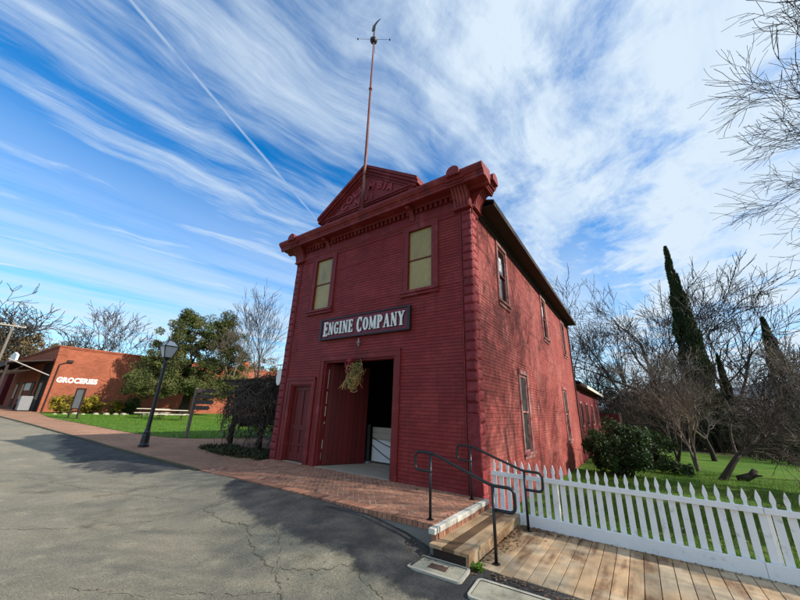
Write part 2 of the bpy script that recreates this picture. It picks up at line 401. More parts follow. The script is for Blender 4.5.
# warped, stretched streak coordinates
wn = t.new('ShaderNodeTexNoise'); t.link(UV, wn.inputs['Vector']); wn.inputs['Scale'].default_value = .9; wn.inputs['Detail'].default_value = 3
wv = t.new('ShaderNodeVectorMath', operation='SUBTRACT'); t.link(wn.outputs['Color'], wv.inputs[0]); wv.inputs[1].default_value = (.5, .5, .5)
ws = t.new('ShaderNodeVectorMath', operation='SCALE'); t.link(wv.outputs[0], ws.inputs[0]); ws.inputs[3].default_value = .48
wa = t.new('ShaderNodeVectorMath', operation='ADD'); t.link(UV, wa.inputs[0]); t.link(ws.outputs[0], wa.inputs[1])
def rotscale(v, ang, sc):
    mp = t.new('ShaderNodeMapping'); mp.vector_type = 'POINT'; mp.inputs['Rotation'].default_value = (0, 0, ang); t.link(v, mp.inputs['Vector'])
    return t.vmul(mp.outputs[0], sc)
s1 = t.noise(rotscale(wa.outputs[0], R_(8), (2.2, .55, 1)), 1.35, 10, .58, .08)
s2 = t.noise(rotscale(wa.outputs[0], R_(16), (7.0, 1.2, 1)), 1.5, 10, .66, .1)
cs = t.math('ADD', t.math('MULTIPLY', s1, .72), t.math('MULTIPLY', s2, .28))
fil = t.ss(t.noise(rotscale(wa.outputs[0], R_(12), (9.5, .9, 1)), 1.2, 12, .70, .1), .40, .72)
m1 = t.math('ADD', t.math('MULTIPLY', t.ss(cs, .40, .68), .72), t.math('MULTIPLY', t.math('MULTIPLY', fil, t.ss(s1, .34, .60)), .30), clamp=True)
s3 = t.noise(rotscale(wa.outputs[0], R_(-25), (1.35, 1.0, 1)), 2.1, 14, .66, .15)
sheet = t.ss(U, -.95, .05)
def hole(u0, v0, su, sv, amt):
    a = t.math('POWER', t.math('DIVIDE', t.math('SUBTRACT', U, u0), su), 2); b_ = t.math('POWER', t.math('DIVIDE', t.math('SUBTRACT', V, v0), sv), 2)
    return t.ss(t.math('ADD', a, b_), 0, 1, amt, 0)
holes = t.math('ADD', t.math('ADD', hole(-.05, 3.0, .5, 1.3, .17), hole(-.56, 1.05, .22, .5, .12)), t.math('ADD', hole(.1, 1.35, .3, .5, .08), hole(.9, 5.2, 1.0, 1.8, .2)))
s3 = t.math('SUBTRACT', s3, holes)
m2 = t.ss(t.math('ADD', s3, t.math('ADD', t.math('MULTIPLY', sheet, .17), t.ss(U, -.3, .4, 0, .06))), .39, .76)
cloud = t.math('ADD', t.math('MULTIPLY', m1, t.ss(U, -.9, .2, .92, .35)), t.math('MULTIPLY', m2, t.math('MULTIPLY', sheet, .92)), clamp=True)
# low veil
veil = t.math('MULTIPLY', t.ss(sep.outputs[2], .14, .66, .86, 0), t.ss(t.noise(rotscale(UV, R_(6), (1.3, .20, 1)), 1.0, 10, .64), .26, .60, .18, 1))
cloud = t.math('MAXIMUM', cloud, veil)
cloud = t.math('MAXIMUM', cloud, t.ss(sep.outputs[2], .03, .30, .62, 0))
# contrail: a thin line in the cloud plane
ax, ay, bx, by = -.93, .03, -1.32, 1.02
L = math.hypot(bx - ax, by - ay); nx, ny = -(by - ay) / L, (bx - ax) / L
dist = t.math('ABSOLUTE', t.math('ADD', t.math('ADD', t.math('MULTIPLY', U, nx), t.math('MULTIPLY', V, ny)), -(ax * nx + ay * ny) ))
wob = t.math('MULTIPLY', t.math('SUBTRACT', t.noise(UV, 16, 3, .6), .5), .010)
dist = t.math('ADD', dist, wob)
ctr = t.math('MULTIPLY', t.ss(dist, .002, .012, 1, 0), t.ss(V, 1.3, -.4, .5, .75))
ctr = t.math('MULTIPLY', ctr, t.ss(V, 1.9, 1.6))
ctr = t.math('MULTIPLY', ctr, t.ss(V, -1.0, -.6))
ctr = t.math('MULTIPLY', ctr, t.ss(t.noise(UV, 9, 4, .6), .2, .6, .55, 1.))
cloud = t.math('MAXIMUM', cloud, t.math('MULTIPLY', ctr, .75))
hs = t.new('ShaderNodeHueSaturation'); hs.inputs['Saturation'].default_value = 1.45; hs.inputs['Value'].default_value = 1.38; t.link(sky.outputs[0], hs.inputs['Color'])
tint = t.mix(1.0, hs.outputs[0], (.60, 1.06, 1.06), 'MULTIPLY')
CLOUDC = (4.3, 5.1, 5.9)
mixc = t.mix(cloud, tint, CLOUDC)
below = t.ss(sep.outputs[2], -.02, .02)
mixc = t.mix(below, (1.6, 1.5, 1.2), mixc)
t.link(mixc, bg.inputs['Color']); bg.inputs['Strength'].default_value = .095

sl = bpy.data.lights.new('sun', 'SUN'); sl.energy = 4.0; sl.angle = R_(.53); sl.color = (1.0, .93, .82)
so = bpy.data.objects.new('sun', sl); COL.objects.link(so)
so.rotation_euler = (-sdir).to_track_quat('-Z', 'Y').to_euler()
so.location = (20, 5, 30)
vs = scene.view_settings; vs.view_transform = 'Standard'; vs.look = 'None'; vs.exposure = .82; vs.gamma = 1; vs.use_curve_mapping = False

# ------------------------------------------------------------------ ground sheets
def grid(name, xs, ys, fz, mt, attr=None):
    mb = MB(); nx_, ny_ = len(xs), len(ys)
    vs = [(x, y, fz(x, y)) for y in ys for x in xs]
    fs = [(j * nx_ + i, j * nx_ + i + 1, (j + 1) * nx_ + i + 1, (j + 1) * nx_ + i) for j in range(ny_ - 1) for i in range(nx_ - 1)]
    me = bpy.data.meshes.new(name); me.from_pydata(vs, [], fs); me.materials.append(mt)
    if attr:
        a = me.attributes.new(attr[0], 'FLOAT', 'POINT'); a.data.foreach_set('value', [attr[1](x, y) for x, y, z in vs])
    me.polygons.foreach_set('use_smooth', [True] * len(fs)); me.update()
    o = bpy.data.objects.new(name, me); COL.objects.link(o); return struct(o)
def frange(a, b, n): return [a + (b - a) * i / n for i in range(n + 1)]
def ground_z(x, y):
    z = gz(x, y) - .06
    if y < road_edge_y(x) + .6 and x < .2: z -= .25
    if x >= .2 and y < .15: z = -.75
    if -7.3 < x < .4 and y < 28 and y > -3: z = min(z, -.7 if x > -6.9 and y > .3 else z)
    if y < -2.5: z = min(z, -.75)
    d = math.hypot(x, y)
    if d > 90: z += min(1.0, (d - 90) / 300) * 1.0
    return z
gx = [-1500, -900, -500, -300, -200, -140] + frange(-110, -16, 47) + frange(-15, 16, 62) + frange(18, 60, 21) + [80, 120, 200, 350, 600, 1000, 1500]
gy = [-1500, -800, -400, -200, -100, -60] + frange(-40, -8, 16) + frange(-7, 16, 46) + frange(17, 80, 42) + [100, 140, 200, 300, 500, 900, 1500]
grid('ground', gx, gy, ground_z, M['earth'])

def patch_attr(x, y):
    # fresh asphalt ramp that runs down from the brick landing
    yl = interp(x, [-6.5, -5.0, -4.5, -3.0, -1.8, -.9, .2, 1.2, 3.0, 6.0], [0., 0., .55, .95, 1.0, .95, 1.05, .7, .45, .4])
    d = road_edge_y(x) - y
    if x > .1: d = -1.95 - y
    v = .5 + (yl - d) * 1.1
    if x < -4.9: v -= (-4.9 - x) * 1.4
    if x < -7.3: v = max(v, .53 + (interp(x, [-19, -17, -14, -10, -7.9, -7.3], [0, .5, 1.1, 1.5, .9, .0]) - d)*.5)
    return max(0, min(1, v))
rx = [-300, -150, -90] + frange(-60, -12, 48) + frange(-11.8, 4, 158) + frange(4.4, 12, 19) + [16, 24, 40, 80, 200]
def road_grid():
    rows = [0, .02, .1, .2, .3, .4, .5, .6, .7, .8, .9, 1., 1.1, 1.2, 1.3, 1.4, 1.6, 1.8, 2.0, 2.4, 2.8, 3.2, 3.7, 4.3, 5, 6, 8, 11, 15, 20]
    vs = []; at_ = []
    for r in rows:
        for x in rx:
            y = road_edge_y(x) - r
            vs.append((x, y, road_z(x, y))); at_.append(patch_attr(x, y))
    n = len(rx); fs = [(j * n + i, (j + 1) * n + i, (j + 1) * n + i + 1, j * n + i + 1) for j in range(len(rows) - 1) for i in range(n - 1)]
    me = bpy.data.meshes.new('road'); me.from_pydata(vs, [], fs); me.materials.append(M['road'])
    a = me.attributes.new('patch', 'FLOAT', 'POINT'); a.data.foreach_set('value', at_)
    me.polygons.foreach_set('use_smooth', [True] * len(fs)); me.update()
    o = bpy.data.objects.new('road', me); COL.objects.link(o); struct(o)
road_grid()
# strip of road that passes under the front of the boardwalk
mb = MB(); mb.poly([(.04, -1.9, -.45), (.04, .0, -.46), (40, 0, -.46), (40, -1.9, -.45)]); struct(mb.build('road_shoulder', M['concreted'], fix=False))

# cracks in the road
def crack(pts, wd, seed):
    r = random.Random(seed); mb = MB(); P_ = []
    for i in range(len(pts) - 1):
        a = Vector(pts[i]); bb = Vector(pts[i + 1]); n = max(3, int((bb - a).length / .045))
        for k in range(n): P_.append(a.lerp(bb, k / n) + Vector((r.gauss(0, .022), r.gauss(0, .022))))
    P_.append(Vector(pts[-1]))
    for i in range(len(P_) - 1):
        a, bb = P_[i], P_[i + 1]; d = (bb - a).normalized(); nn = Vector((-d.y, d.x)); w0 = wd * .42 * r.choice((.25, .5, .8, 1.0, 1.5)); 
        if i == 0: pw = w0
        q = [a + nn * pw, a - nn * pw, bb - nn * w0, bb + nn * w0]
        mb.poly([(p.x, p.y, road_z(p.x, p.y) + .004) for p in q]); pw = w0
    return mb
M['crack'] = mat('mossy crack', (.105, .092, .06), .95, .3, 9, second=(.095, .11, .04), sscale=3, slo=.5, shi=.62)
M['crackd'] = mat('dark crack', (.09, .08, .06), .95, .3, 9)
for i, (pts, wd, mm) in enumerate([
    ([(-6.2, -6.0), (-4.9, -4.6), (-4.4, -3.75), (-3.9, -3.0), (-3.7, -2.75)], .010, 'crackd'),
    ([(-3.95, -3.05), (-3.2, -3.15), (-2.6, -3.05), (-1.9, -3.35), (-1.2, -3.5), (-.75, -3.75)], .014, 'crack'),
    ([(-2.75, -2.75), (-2.2, -2.85), (-1.6, -3.15), (-1.2, -3.5)], .009, 'crack'),
    ([(-1.25, -3.45), (-.8, -3.2), (-.5, -2.95), (-.05, -3.05), (.6, -3.3), (1.2, -3.8)], .011, 'crack'),
    ([(-2.7, -5.0), (-2.0, -4.6), (-1.3, -4.0), (-.95, -3.72)], .007, 'crackd'),
    ([(-9.5, -4.4), (-7.5, -3.8), (-6.0, -3.3), (-4.9, -3.05)], .008, 'crackd')]):
    struct(crack(pts, wd, i).build('road_crack', M[mm], fix=False))

# brick sidewalk to the left and its edging
LAWN = [(-60, -.9), (-39.4, -.9), (-27.7, -.81), (-21.6, -.28), (-18.4, -.07), (-15.6, .44), (-14.4, 1.3), (-13.6, 3.2), (-13.2, 8), (-13.2, 22)]
mb = MB(); nn = 60
for i in range(nn):
    x0 = -75 + (75 - 6.62) * i / nn; x1 = -75 + (75 - 6.62) * (i + 1) / nn
    for (a, bq) in ((0, .15), (.15, 1), (1, 2.2), (2.2, 4.5), (4.5, 9)):
        q = []
        for (x, f_) in ((x0, a), (x1, a), (x1, bq), (x0, bq)):
            e = kerb_y(x) if x < -7.2 else plaza_y(x) + .05
            y = e + f_
            q.append((x, y, gz(x, y) - .03*sstep(-7.3, -7.0, x)*(1 if y < 0 else 0)))
        mb.poly(q)
struct(mb.build('brick_sidewalk', M['walkbrick'], fix=False))
mb = MB(); xs = [p for p in frange(-60, -7.02, 120)]
for i in range(len(xs) - 1):
    for (y0, z0, y1, z1) in ((-.13, .004, -.05, .010), (-.13, -.2, -.13, .004)):
        mb.poly([(xs[i], kerb_y(xs[i]) + y0 + .06, gz(xs[i], 0) + z0), (xs[i+1], kerb_y(xs[i+1]) + y0 + .06, gz(xs[i+1], 0) + z0), (xs[i+1], kerb_y(xs[i+1]) + y1 + .06, gz(xs[i+1], 0) + z1), (xs[i], kerb_y(xs[i]) + y1 + .06, gz(xs[i], 0) + z1)])
struct(mb.build('kerb', M['kerbdirt'], fix=False))
# lawn left (between sidewalk and store wall)
def lawn_edge(y):   # x of the right-hand end as y grows
    return interp(y, [p[1] for p in LAWN[3:]], [p[0] for p in LAWN[3:]])
mb = MB(); ys = frange(-.85, 21, 60)
for j in range(len(ys) - 1):
    for i in range(40):
        q = []
        for (yy, ii) in ((ys[j], i), (ys[j], i + 1), (ys[j+1], i + 1), (ys[j+1], i)):
            xr = interp(yy, [-.85, -.81, -.28, -.07, .44, 1.3, 3.2, 8, 22], [-30, -27.7, -21.6, -18.4, -15.6, -14.4, -13.6, -13.2, -13.2])
            xl = interp(yy, [-.85, -.4, 0], [-31, -37, -39.45]); x = xl + (xr - xl) * ii / 40
            q.append((x, yy, gz(x, yy) + .018))
        mb.poly(q)
struct(mb.build('lawn', M['lawn'], fix=False))
# lawn right
mb = MB(); xs = frange(.03, 30, 60); ys = frange(.06, 27, 60)
for j in range(60):
    for i in range(60):
        mb.poly([(x, y, gz(x, y) + .0 + .04 * mnoise.noise(Vector((x * .4, y * .4, 3)))) for x, y in ((xs[i], ys[j]), (xs[i+1], ys[j]), (xs[i+1], ys[j+1]), (xs[i], ys[j+1]))])
struct(mb.build('lawn', M['lawn'], fix=False, smooth=True))
# grass blades
def blades(n, region, hmin, hmax, seed, wd=.006):
    r = random.Random(seed); vs = []; fs = []; tn = []
    k = 0
    while k < n:
        p = region(r)
        if p is None: continue
        x, y = p; z = gz(x, y) - .01; hh = r.uniform(hmin, hmax); a = r.uniform(0, 2 * PI); lx, ly = r.gauss(0, .35) * hh, r.gauss(0, .35) * hh
        dx, dy = math.cos(a) * wd, math.sin(a) * wd
        i = len(vs); vs += [(x - dx, y - dy, z), (x + dx, y + dy, z), (x + lx, y + ly, z + hh)]; fs.append((i, i + 1, i + 2)); tn.append(r.uniform(-.35, .35)); k += 1
    mb = MB(); mb.v = vs; mb.f = fs; mb.t = tn; mb.m = [0] * len(fs); return mb
def reg_r(r):
    y = .08 + 15 * r.random() ** 2.0; x = r.uniform(.05, 9)
    if x < .3 and y > .4: return None
    return x, y
stuff(blades(52000, reg_r, .04, .12, 5).build('grass', M['grassblade'], fix=False), 'bright green lawn grass behind the white picket fence', 'grass')
def reg_l(r):
    y = r.uniform(-.5, 9); xr = interp(y, [-.5, -.28, -.07, .44, 1.3, 3.2, 8], [-23, -21.6, -18.4, -15.6, -14.4, -13.6, -13.2])
    return r.uniform(-34, xr - .05), y
stuff(blades(22000, reg_l, .05, .13, 6, .014).build('grass', M['grassblade'], fix=False), 'sunlit lawn grass in front of the brick store wall', 'grass')

# hills
def hill(name, x0, x1, yf, base, hfun, depth, mt, n=60, swap=False):
    mb = MB()
    for i in range(n):
        for j in range(8):
            q = []
            for (ii, jj) in ((i, j), (i + 1, j), (i + 1, j + 1), (i, j + 1)):
                u = x0 + (x1 - x0) * ii / n; s = jj / 8
                hh = hfun(u) * math.sin(PI / 2 * s) + (3 * mnoise.noise(Vector((u * .06, s * 3, 1))) * s if s < 1 else 0)
                d = yf + depth * s
                q.append((d, u, base + hh) if swap else (u, d, base + hh))
            mb.poly(q)
    return struct(mb.build(name, mt, fix=False, smooth=True))
hill('hills', -260, 140, 95, -1, lambda u: 7 + 3 * math.sin(u * .03) + 2.5 * mnoise.noise(Vector((u * .05, 0, 0))) - 4 * sstep(-20, 60, u), 50, M['hillm'])
hill('hills', -40, 420, 300, -2, lambda u: 33 + 9 * math.sin((u - 60) * .018) + 3 * mnoise.noise(Vector((u * .03, 5, 0))), 160, M['hillfar'])
hill('hills', -120, 140, -100, 0, lambda u: 9 + 2 * mnoise.noise(Vector((u * .05, 9, 0))), -60, M['hillm'], swap=True)

# ------------------------------------------------------------------ brick landing (herringbone, every brick cut to the outline)
def clip(poly, a, b):     # keep the part of a 2-D polygon left of a->b
    out = []; n = len(poly)
    def side(p): return (b[0]-a[0])*(p[1]-a[1]) - (b[1]-a[1])*(p[0]-a[0])
    for i in range(n):
        p, q = poly[i], poly[(i+1) % n]; sp_, sq = side(p), side(q)
        if sp_ >= 0: out.append(p)
        if (sp_ >= 0) != (sq >= 0):
            t_ = sp_ / (sp_ - sq); out.append((p[0]+(q[0]-p[0])*t_, p[1]+(q[1]-p[1])*t_))
    return out
def area(p): return abs(sum(p[i][0]*p[(i+1) % len(p)][1]-p[(i+1) % len(p)][0]*p[i][1] for i in range(len(p))))/2
def land_z(x, y):
    e = plaza_z(x); k = sstep(-1.9, -.5, y) * sstep(-2.5, -6.5, x)
    zz = e + (0 - e) * sstep(plaza_y(x), -.15, y) * sstep(-7.3, -6.3, x)
    return zz
mb = MB()
bx0 = frange(-6.85, .03, 60)
for i in range(60):                        # mortar bed
    xa, xb = bx0[i], bx0[i+1]
    for j in range(24):
        q = []
        for (x, s_) in ((xa, j/24), (xb, j/24), (xb, (j+1)/24), (xa, (j+1)/24)):
            back = 0.3 if x > -6.62 else interp(x, [-7.2, -6.62], [-1.74, -.05]); y = plaza_y(x) + (back - plaza_y(x)) * s_
            q.append((x, y, land_z(x, y) - .004))
        mb.poly(q)
struct(mb.build('landing_bed', M['mortar'], fix=False)); mb = MB()
for i in range(60):                        # front face below the bricks
    xa, xb = bx0[i], bx0[i+1]
    mb.poly([(xa, plaza_y(xa)+.012, land_z(xa, plaza_y(xa)) - .6), (xb, plaza_y(xb)+.012, land_z(xb, plaza_y(xb)) - .6), (xb, plaza_y(xb)+.012, land_z(xb, plaza_y(xb)) - .006), (xa, plaza_y(xa)+.012, land_z(xa, plaza_y(xa)) - .006)])
struct(mb.build('landing_base', M['concreted'], fix=False))
mb = MB(); BL, BW, JT = .188, .094, .015
OUT = [(-7.1, -1.45)] + [(x, y + .222) for x, y, z in PLAZA[1:]] + [(.02, -.012), (-6.62, -.012)]
r = random.Random(3)
for i in range(-70, 70):
    for j in range(-60, 60):
        for kind in (0, 1):
            # herringbone lattice: L pairs repeated on a diagonal grid
            ox = (i * 2 - j * 0) * BW; 
            if kind == 0: x0, y0, w_, h_ = i*BW + j*2*BW*1.0 - i*0, i*BW - 0*j, BL, BW
            else: x0, y0, w_, h_ = i*BW + j*2*BW + BL*0 - 0, i*BW + BW, BW, BL
            # tiling by rows: each diagonal step moves (BW,BW); columns repeat every 4*BW along x
            if kind == 0: x0 = i*BW + j*4*BW; y0 = i*BW
            else: x0 = i*BW + j*4*BW + 2*BW - BW*1.0 + BW; y0 = i*BW - BW
            c, s = math.cos(R_(43)), math.sin(R_(43))
            g_ = JT/2
            loc = [(x0+g_, y0+g_), (x0+w_-g_, y0+g_), (x0+w_-g_, y0+h_-g_), (x0+g_, y0+h_-g_)]
            loc = [(p[0]+r.gauss(0, .0012), p[1]+r.gauss(0, .0012)) for p in loc]
            pl = [(p[0]*c - p[1]*s - 3.3, p[0]*s + p[1]*c - .9) for p in loc]
            cx = sum(p[0] for p in pl)/4; cy = sum(p[1] for p in pl)/4
            if not (-7.3 < cx < .3 and -2.2 < cy < .2): continue
            for k in range(len(OUT)):
                pl = clip(pl, OUT[k], OUT[(k+1) % len(OUT)])
                if len(pl) < 3: break
            if len(pl) < 3 or area(pl) < .0004: continue
            tn = r.gauss(0, .13) - (.25 if r.random() < .06 else 0); dz_ = r.gauss(0, .0015)
            top = [(x, y, land_z(x, y) + .002 + dz_) for x, y in pl]; n = len(top)
            ccx = sum(p[0] for p in pl)/n; ccy = sum(p[1] for p in pl)/n
            bot = [(ccx+(x-ccx)*1.03, ccy+(y-ccy)*1.03, z - .012) for x, y, z in top]
            mb.add(top+bot, [tuple(range(n))] + [(k, n+k, n+(k+1) % n, (k+1) % n) for k in range(n)], tn)
x = -6.9                                    # soldier course along the front edge
while x < .0:
    xb = min(x + .082, .03)
    q = [(x+.005, plaza_y(x)-.004), (xb-.005, plaza_y(xb)-.004), (xb-.005, plaza_y(xb)+.208), (x+.005, plaza_y(x)+.208)]
    tn = r.gauss(0, .14); dd = r.gauss(0, .004)
    top = [(a, b_ + dd, land_z(a, b_) + .004 + r.gauss(0, .0012)) for a, b_ in q]; bot = [(a, b_, z - .08) for a, b_, z in top]
    mb.add(top+bot, [(0, 1, 2, 3), (0, 4, 5, 1), (1, 5, 6, 2), (2, 6, 7, 3), (3, 7, 4, 0)], tn)
    x += .088
struct(mb.build('brick_landing', M['brick'], fix=True))

# step and boardwalk at the right end of the landing
st = thing('wooden_step', (.4, -1, -.3), 'worn wooden step with dark anti-slip strip and white stone nosing below the brick landing', 'step')
mb = MB(); n = 3
for k in range(n):
    y0 = -2.07 + 2.05*k/n; mb.box(.045, y0 + (.003 if k else 0), -.070 + .006*math.sin(k*3.3), .148 + .007*math.sin(k*2.1), y0 + 2.05/n, .003 + .003*math.sin(k*1.7))
mb.build('nosing', M['stonewhite'], st, bevel=.012)
mb = MB(); y = -2.0; r = random.Random(8)
while y < -.05:
    mb.box(.05, y, -.19, .128 + r.uniform(0, .005), min(y+.062, -.02), -.075, r.gauss(0, .15)); y += .072
mb.build('brick_riser', M['brick'], st)
mb = MB(); mb.box(.05, -2.03, -.45, .10, -.02, -.19); mb.build('base', M['concreted'], st)
mb = MB(); mb.box(.10, -2.14, -.185, .285, -.02, -.142); mb.box(.452, -2.14, -.185, .66, -.02, -.143); mb.build('tread', M['deck'], st, bevel=.004)
mb = MB(); mb.box(.290, -2.138, -.186, .447, -.02, -.146); mb.build('grip_strip', M['deckdark'], st, bevel=.003)
mb = MB(); mb.box(.605, -2.12, -.30, .645, -.02, -.187); mb.build('riser', M['deck'], st)
mb = MB(); mb.box(.14, -2.10, -.30, .60, -2.06, -.187); mb.build('side_board', M['darkwood'], st)

mb = MB(); x = .66; r = random.Random(12); k = 0
while x < 14:
    w_ = .146 + r.gauss(0, .003); dy = r.gauss(0, .008); dz_ = r.gauss(0, .0015)
    mb.box(x, -1.965 + dy, -.345, x + w_, -.001, -.302 + dz_, r.gauss(0, .10)); x += w_ + .008; k += 1
struct(mb.build('boardwalk', M['deck'], bevel=.003))
mb = MB(); mb.box(.62, -1.94, -.45, 14, -1.90, -.347); mb.box(.62, -.03, -.45, 14, -.01, -.347); mb.box(.62, -1.0, -.45, 14, -.96, -.347)
struct(mb.build('boardwalk_joist', M['darkwood']))

# handrails
def handrail(y0, y1, label):
    h = thing('handrail', (-.1, y0, 0), label, 'handrail', 'handrails flanking the wooden step')
    A = Vector((-.10, y0, .885)); B = Vector((.855, y1, .575))
    rr = .021
    def arc(c, a0, a1, rad, nx_, n=6): return [c + nx_*(math.cos(a0+(a1-a0)*k/n)*rad) + Vector((0, 0, math.sin(a0+(a1-a0)*k/n)*rad)) for k in range(n+1)]
    ux = Vector((1, 0, 0))
    low = []
    # upper return loop
    p = [A + Vector((.02, 0, -.255))]
    c1 = A + Vector((-.20, 0, -.185)); c2 = A + Vector((-.20, 0, -.07))
    p += arc(c1, -PI/2, -PI, .07, ux) + arc(c2, PI, PI/2, .07, ux) + [A + Vector((-.03, 0, 0)), A + Vector((.05, 0, -.005))]
    p += [A.lerp(B, .5), B + Vector((-.05, 0, .012))]
    c3 = B + Vector((.21, 0, -.075)); c4 = B + Vector((.21, 0, -.205))
    p += [B + Vector((.02, 0, 0))] + arc(c3, PI/2, 0, .075, ux) + arc(c4, 0, -PI/2, .075, ux) + [B + Vector((-.0, 0, -.28))]
    mb = MB(); mb.tube(p, rr, 10); mb.build('rail', M['handrail'], h, smooth=True)
    for P_, zb in ((A, 0.0), (B, -.302)):
        mb = MB(); mb.tube([(P_.x, P_.y, zb), (P_.x, P_.y, P_.z - .005)], rr, 10); po = mb.build('post', M['handrail'], h, smooth=True)
        mb = MB(); mb.lathe([(.03, 0), (.05, .002), (.05, .009), (.028, .013)], (P_.x, P_.y, zb + .002), 14); mb.build('base_plate', M['handrail'], po)
handrail(-1.76, -1.76, 'black pipe handrail on the street side of the wooden step')
handrail(-.25, -.22, 'black pipe handrail beside the building corner and picket fence')

# picket fence
pf = thing('picket_fence', (.2, .03, -.3), 'white picket fence with spear tipped pickets beside the boardwalk', 'fence')
def picket(mb, x, y0, y1, zb, zt, hw, lean=0, r=None):
    H = zt - .26
    pts = [(-hw, zb), (hw, zb), (hw, H), (hw*.62, H+.05), (hw*.42, H+.085), (hw*.50, H+.105), (hw*.72, H+.14), (hw*.62, H+.175), (hw*.22, H+.235), (0, H+.26),
           (-hw*.22, H+.235), (-hw*.62, H+.175), (-hw*.72, H+.14), (-hw*.50, H+.105), (-hw*.42, H+.085), (-hw*.62, H+.05), (-hw, H)]
    mb.prism(pts, lambda u, v, d: (x + u + lean*(v-zb), d, v), y0, y1)
x = .235; k = 0; r = random.Random(4)
while x < 7.2:
    mb = MB(); tz = .675 + r.gauss(0, .007); picket(mb, x, .042, .062, -.29 + r.gauss(0, .004), tz, .038 + r.gauss(0, .0012), r.gauss(0, .004)); mb.build('picket', M['fencewhite'], pf, bevel=.002)
    x += .1285; k += 1
for z0, z1 in ((.405, .475), ):
    mb = MB(); mb.box(.19, .0, z0, 3.72, .040, z1); mb.box(3.725, .001, z0+.003, 7.3, .041, z1+.002); mb.build('rail', M['fencewhite'], pf, bevel=.004)
mb = MB(); mb.box(.665, -.012, -.30, 3.60, .038, -.125); mb.box(3.604, -.010, -.30, 7.3, .039, -.128); mb.box(.15, -.008, -.141, .66, .038, -.118); mb.build('baseboard', M['fencewhite'], pf, bevel=.003)
for x in (1.26, 3.74, 6.2):
    mb = MB(); mb.box(x - .045, .066, -.6, x + .045, .156, .44); mb.build('post', M['fencewhite'], pf, bevel=.004)

# ------------------------------------------------------------------ the engine house
W0, W1 = -6.55, 0.0
DEP = 13.85
eh = thing('engine_house', (-3.3, 6.9, 0), 'tall red two storey wooden firehouse with ornate cornice and pediment over the brick landing', 'building')
def holes_grid(u0, u1, v0, v1, holes):
    us = sorted(set([u0, u1] + [h for H in holes for h in (H[0], H[1]) if u0 < h < u1])); vs_ = sorted(set([v0, v1] + [h for H in holes for h in (H[2], H[3]) if v0 < h < v1]))
    for i in range(len(us)-1):
        for j in range(len(vs_)-1):
            cu, cv = (us[i]+us[i+1])/2, (vs_[j]+vs_[j+1])/2
            if any(H[0] < cu < H[1] and H[2] < cv < H[3] for H in holes): continue
            yield us[i], us[i+1], vs_[j], vs_[j+1]
F_HOLES = [(-4.62, -2.10, 0, 2.75), (-5.97, -5.07, 0, 2.10), (-1.79, -1.08, 4.39, 6.13), (-5.47, -4.74, 4.39, 6.13)]
S_HOLES = [(1.84, 2.55, 4.41, 6.10), (7.15, 7.86, 4.41, 6.10), (11.6, 12.31, 4.41, 6.10), (3.10, 3.84, .52, 2.58), (9.85, 10.60, .52, 2.58)]
mb = MB()
for a, b, c, d in holes_grid(W0, W1, -.02, 6.5, F_HOLES): mb.box(a, .0, c, b, .16, d)
for a, b, c, d in holes_grid(.162, DEP, -.9, 6.47, S_HOLES): mb.box(W1-.16, a, c, W1, b, d)
mb.box(W0, .162, -.9, W0+.16, DEP, 6.47); mb.box(W0+.162, DEP-.16, -.9, W1-.162, DEP, 6.47)
wall = mb.build('wall', M['trim'], eh)
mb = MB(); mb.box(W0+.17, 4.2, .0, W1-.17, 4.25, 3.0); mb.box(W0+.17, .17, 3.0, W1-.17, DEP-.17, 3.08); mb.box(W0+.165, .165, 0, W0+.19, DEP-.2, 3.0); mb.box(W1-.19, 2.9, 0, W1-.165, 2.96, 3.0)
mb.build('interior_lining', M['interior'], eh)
mb = MB(); 
for k in range(12): mb.box(W0+.2, .165 + k*.34, -.04, W1-.2, .165+k*.34+.333, .012 + .002*(k % 3), .05*math.sin(k*3))
mb.box(-4.60, -.02, -.03, -2.12, .16, .016); mb.box(-5.95, -.02, -.03, -5.09, .16, .012)
mb.build('floor', M['floor'], eh)
# lapped siding
def siding(mb, fn, u0, u1, v0, v1, holes, course, t0, t1, seed):
    r = random.Random(seed); v = v0; row = 0
    while v < v1 - .01:
        vt = min(v + course, v1); cuts = sorted(set([v, vt] + [h for H in holes for h in (H[2], H[3]) if v < h < vt]))
        if row % 8 == 0:                   # a new row of sheets
            joints = [u0]; x = u0 + r.uniform(.4, 1.2)
            while x < u1 - .3: joints.append(x); x += r.uniform(.9, 1.4)
            joints.append(u1); tones = [r.gauss(0, .045) for _ in joints]; jt = [r.gauss(0, .0016) for _ in joints]
        lift = .004 if row % 8 == 0 else 0; row += 1
        for a, b in zip(cuts[:-1], cuts[1:]):
            segs = [(joints[i], joints[i+1] - (.002 if i < len(joints)-2 else 0), tones[i], jt[i]) for i in range(len(joints)-1)]
            for H in holes:
                if H[2] < (a+b)/2 < H[3]:
                    ns = []
                    for s0, s1, tn, q in segs:
                        if H[1] <= s0 or H[0] >= s1: ns.append((s0, s1, tn, q)); continue
                        if H[0] > s0: ns.append((s0, H[0], tn, q))
                        if H[1] < s1: ns.append((H[1], s1, tn, q))
                    segs = ns
            th = lambda z: t0 + (t1-t0)*(z-v)/course
            for s0, s1, tn, q in segs:
                A, Bq = th(a)+q+lift, th(b)+q
                mb.add([fn(s0, a, A), fn(s1, a, A), fn(s1, b, Bq), fn(s0, b, Bq), fn(s0, a, 0.001), fn(s1, a, 0.001), fn(s0, b, 0.001), fn(s1, b, 0.001)],
                       [(0, 1, 2, 3), (4, 5, 1, 0), (0, 3, 6, 4), (1, 5, 7, 2)], tn)
        v = vt
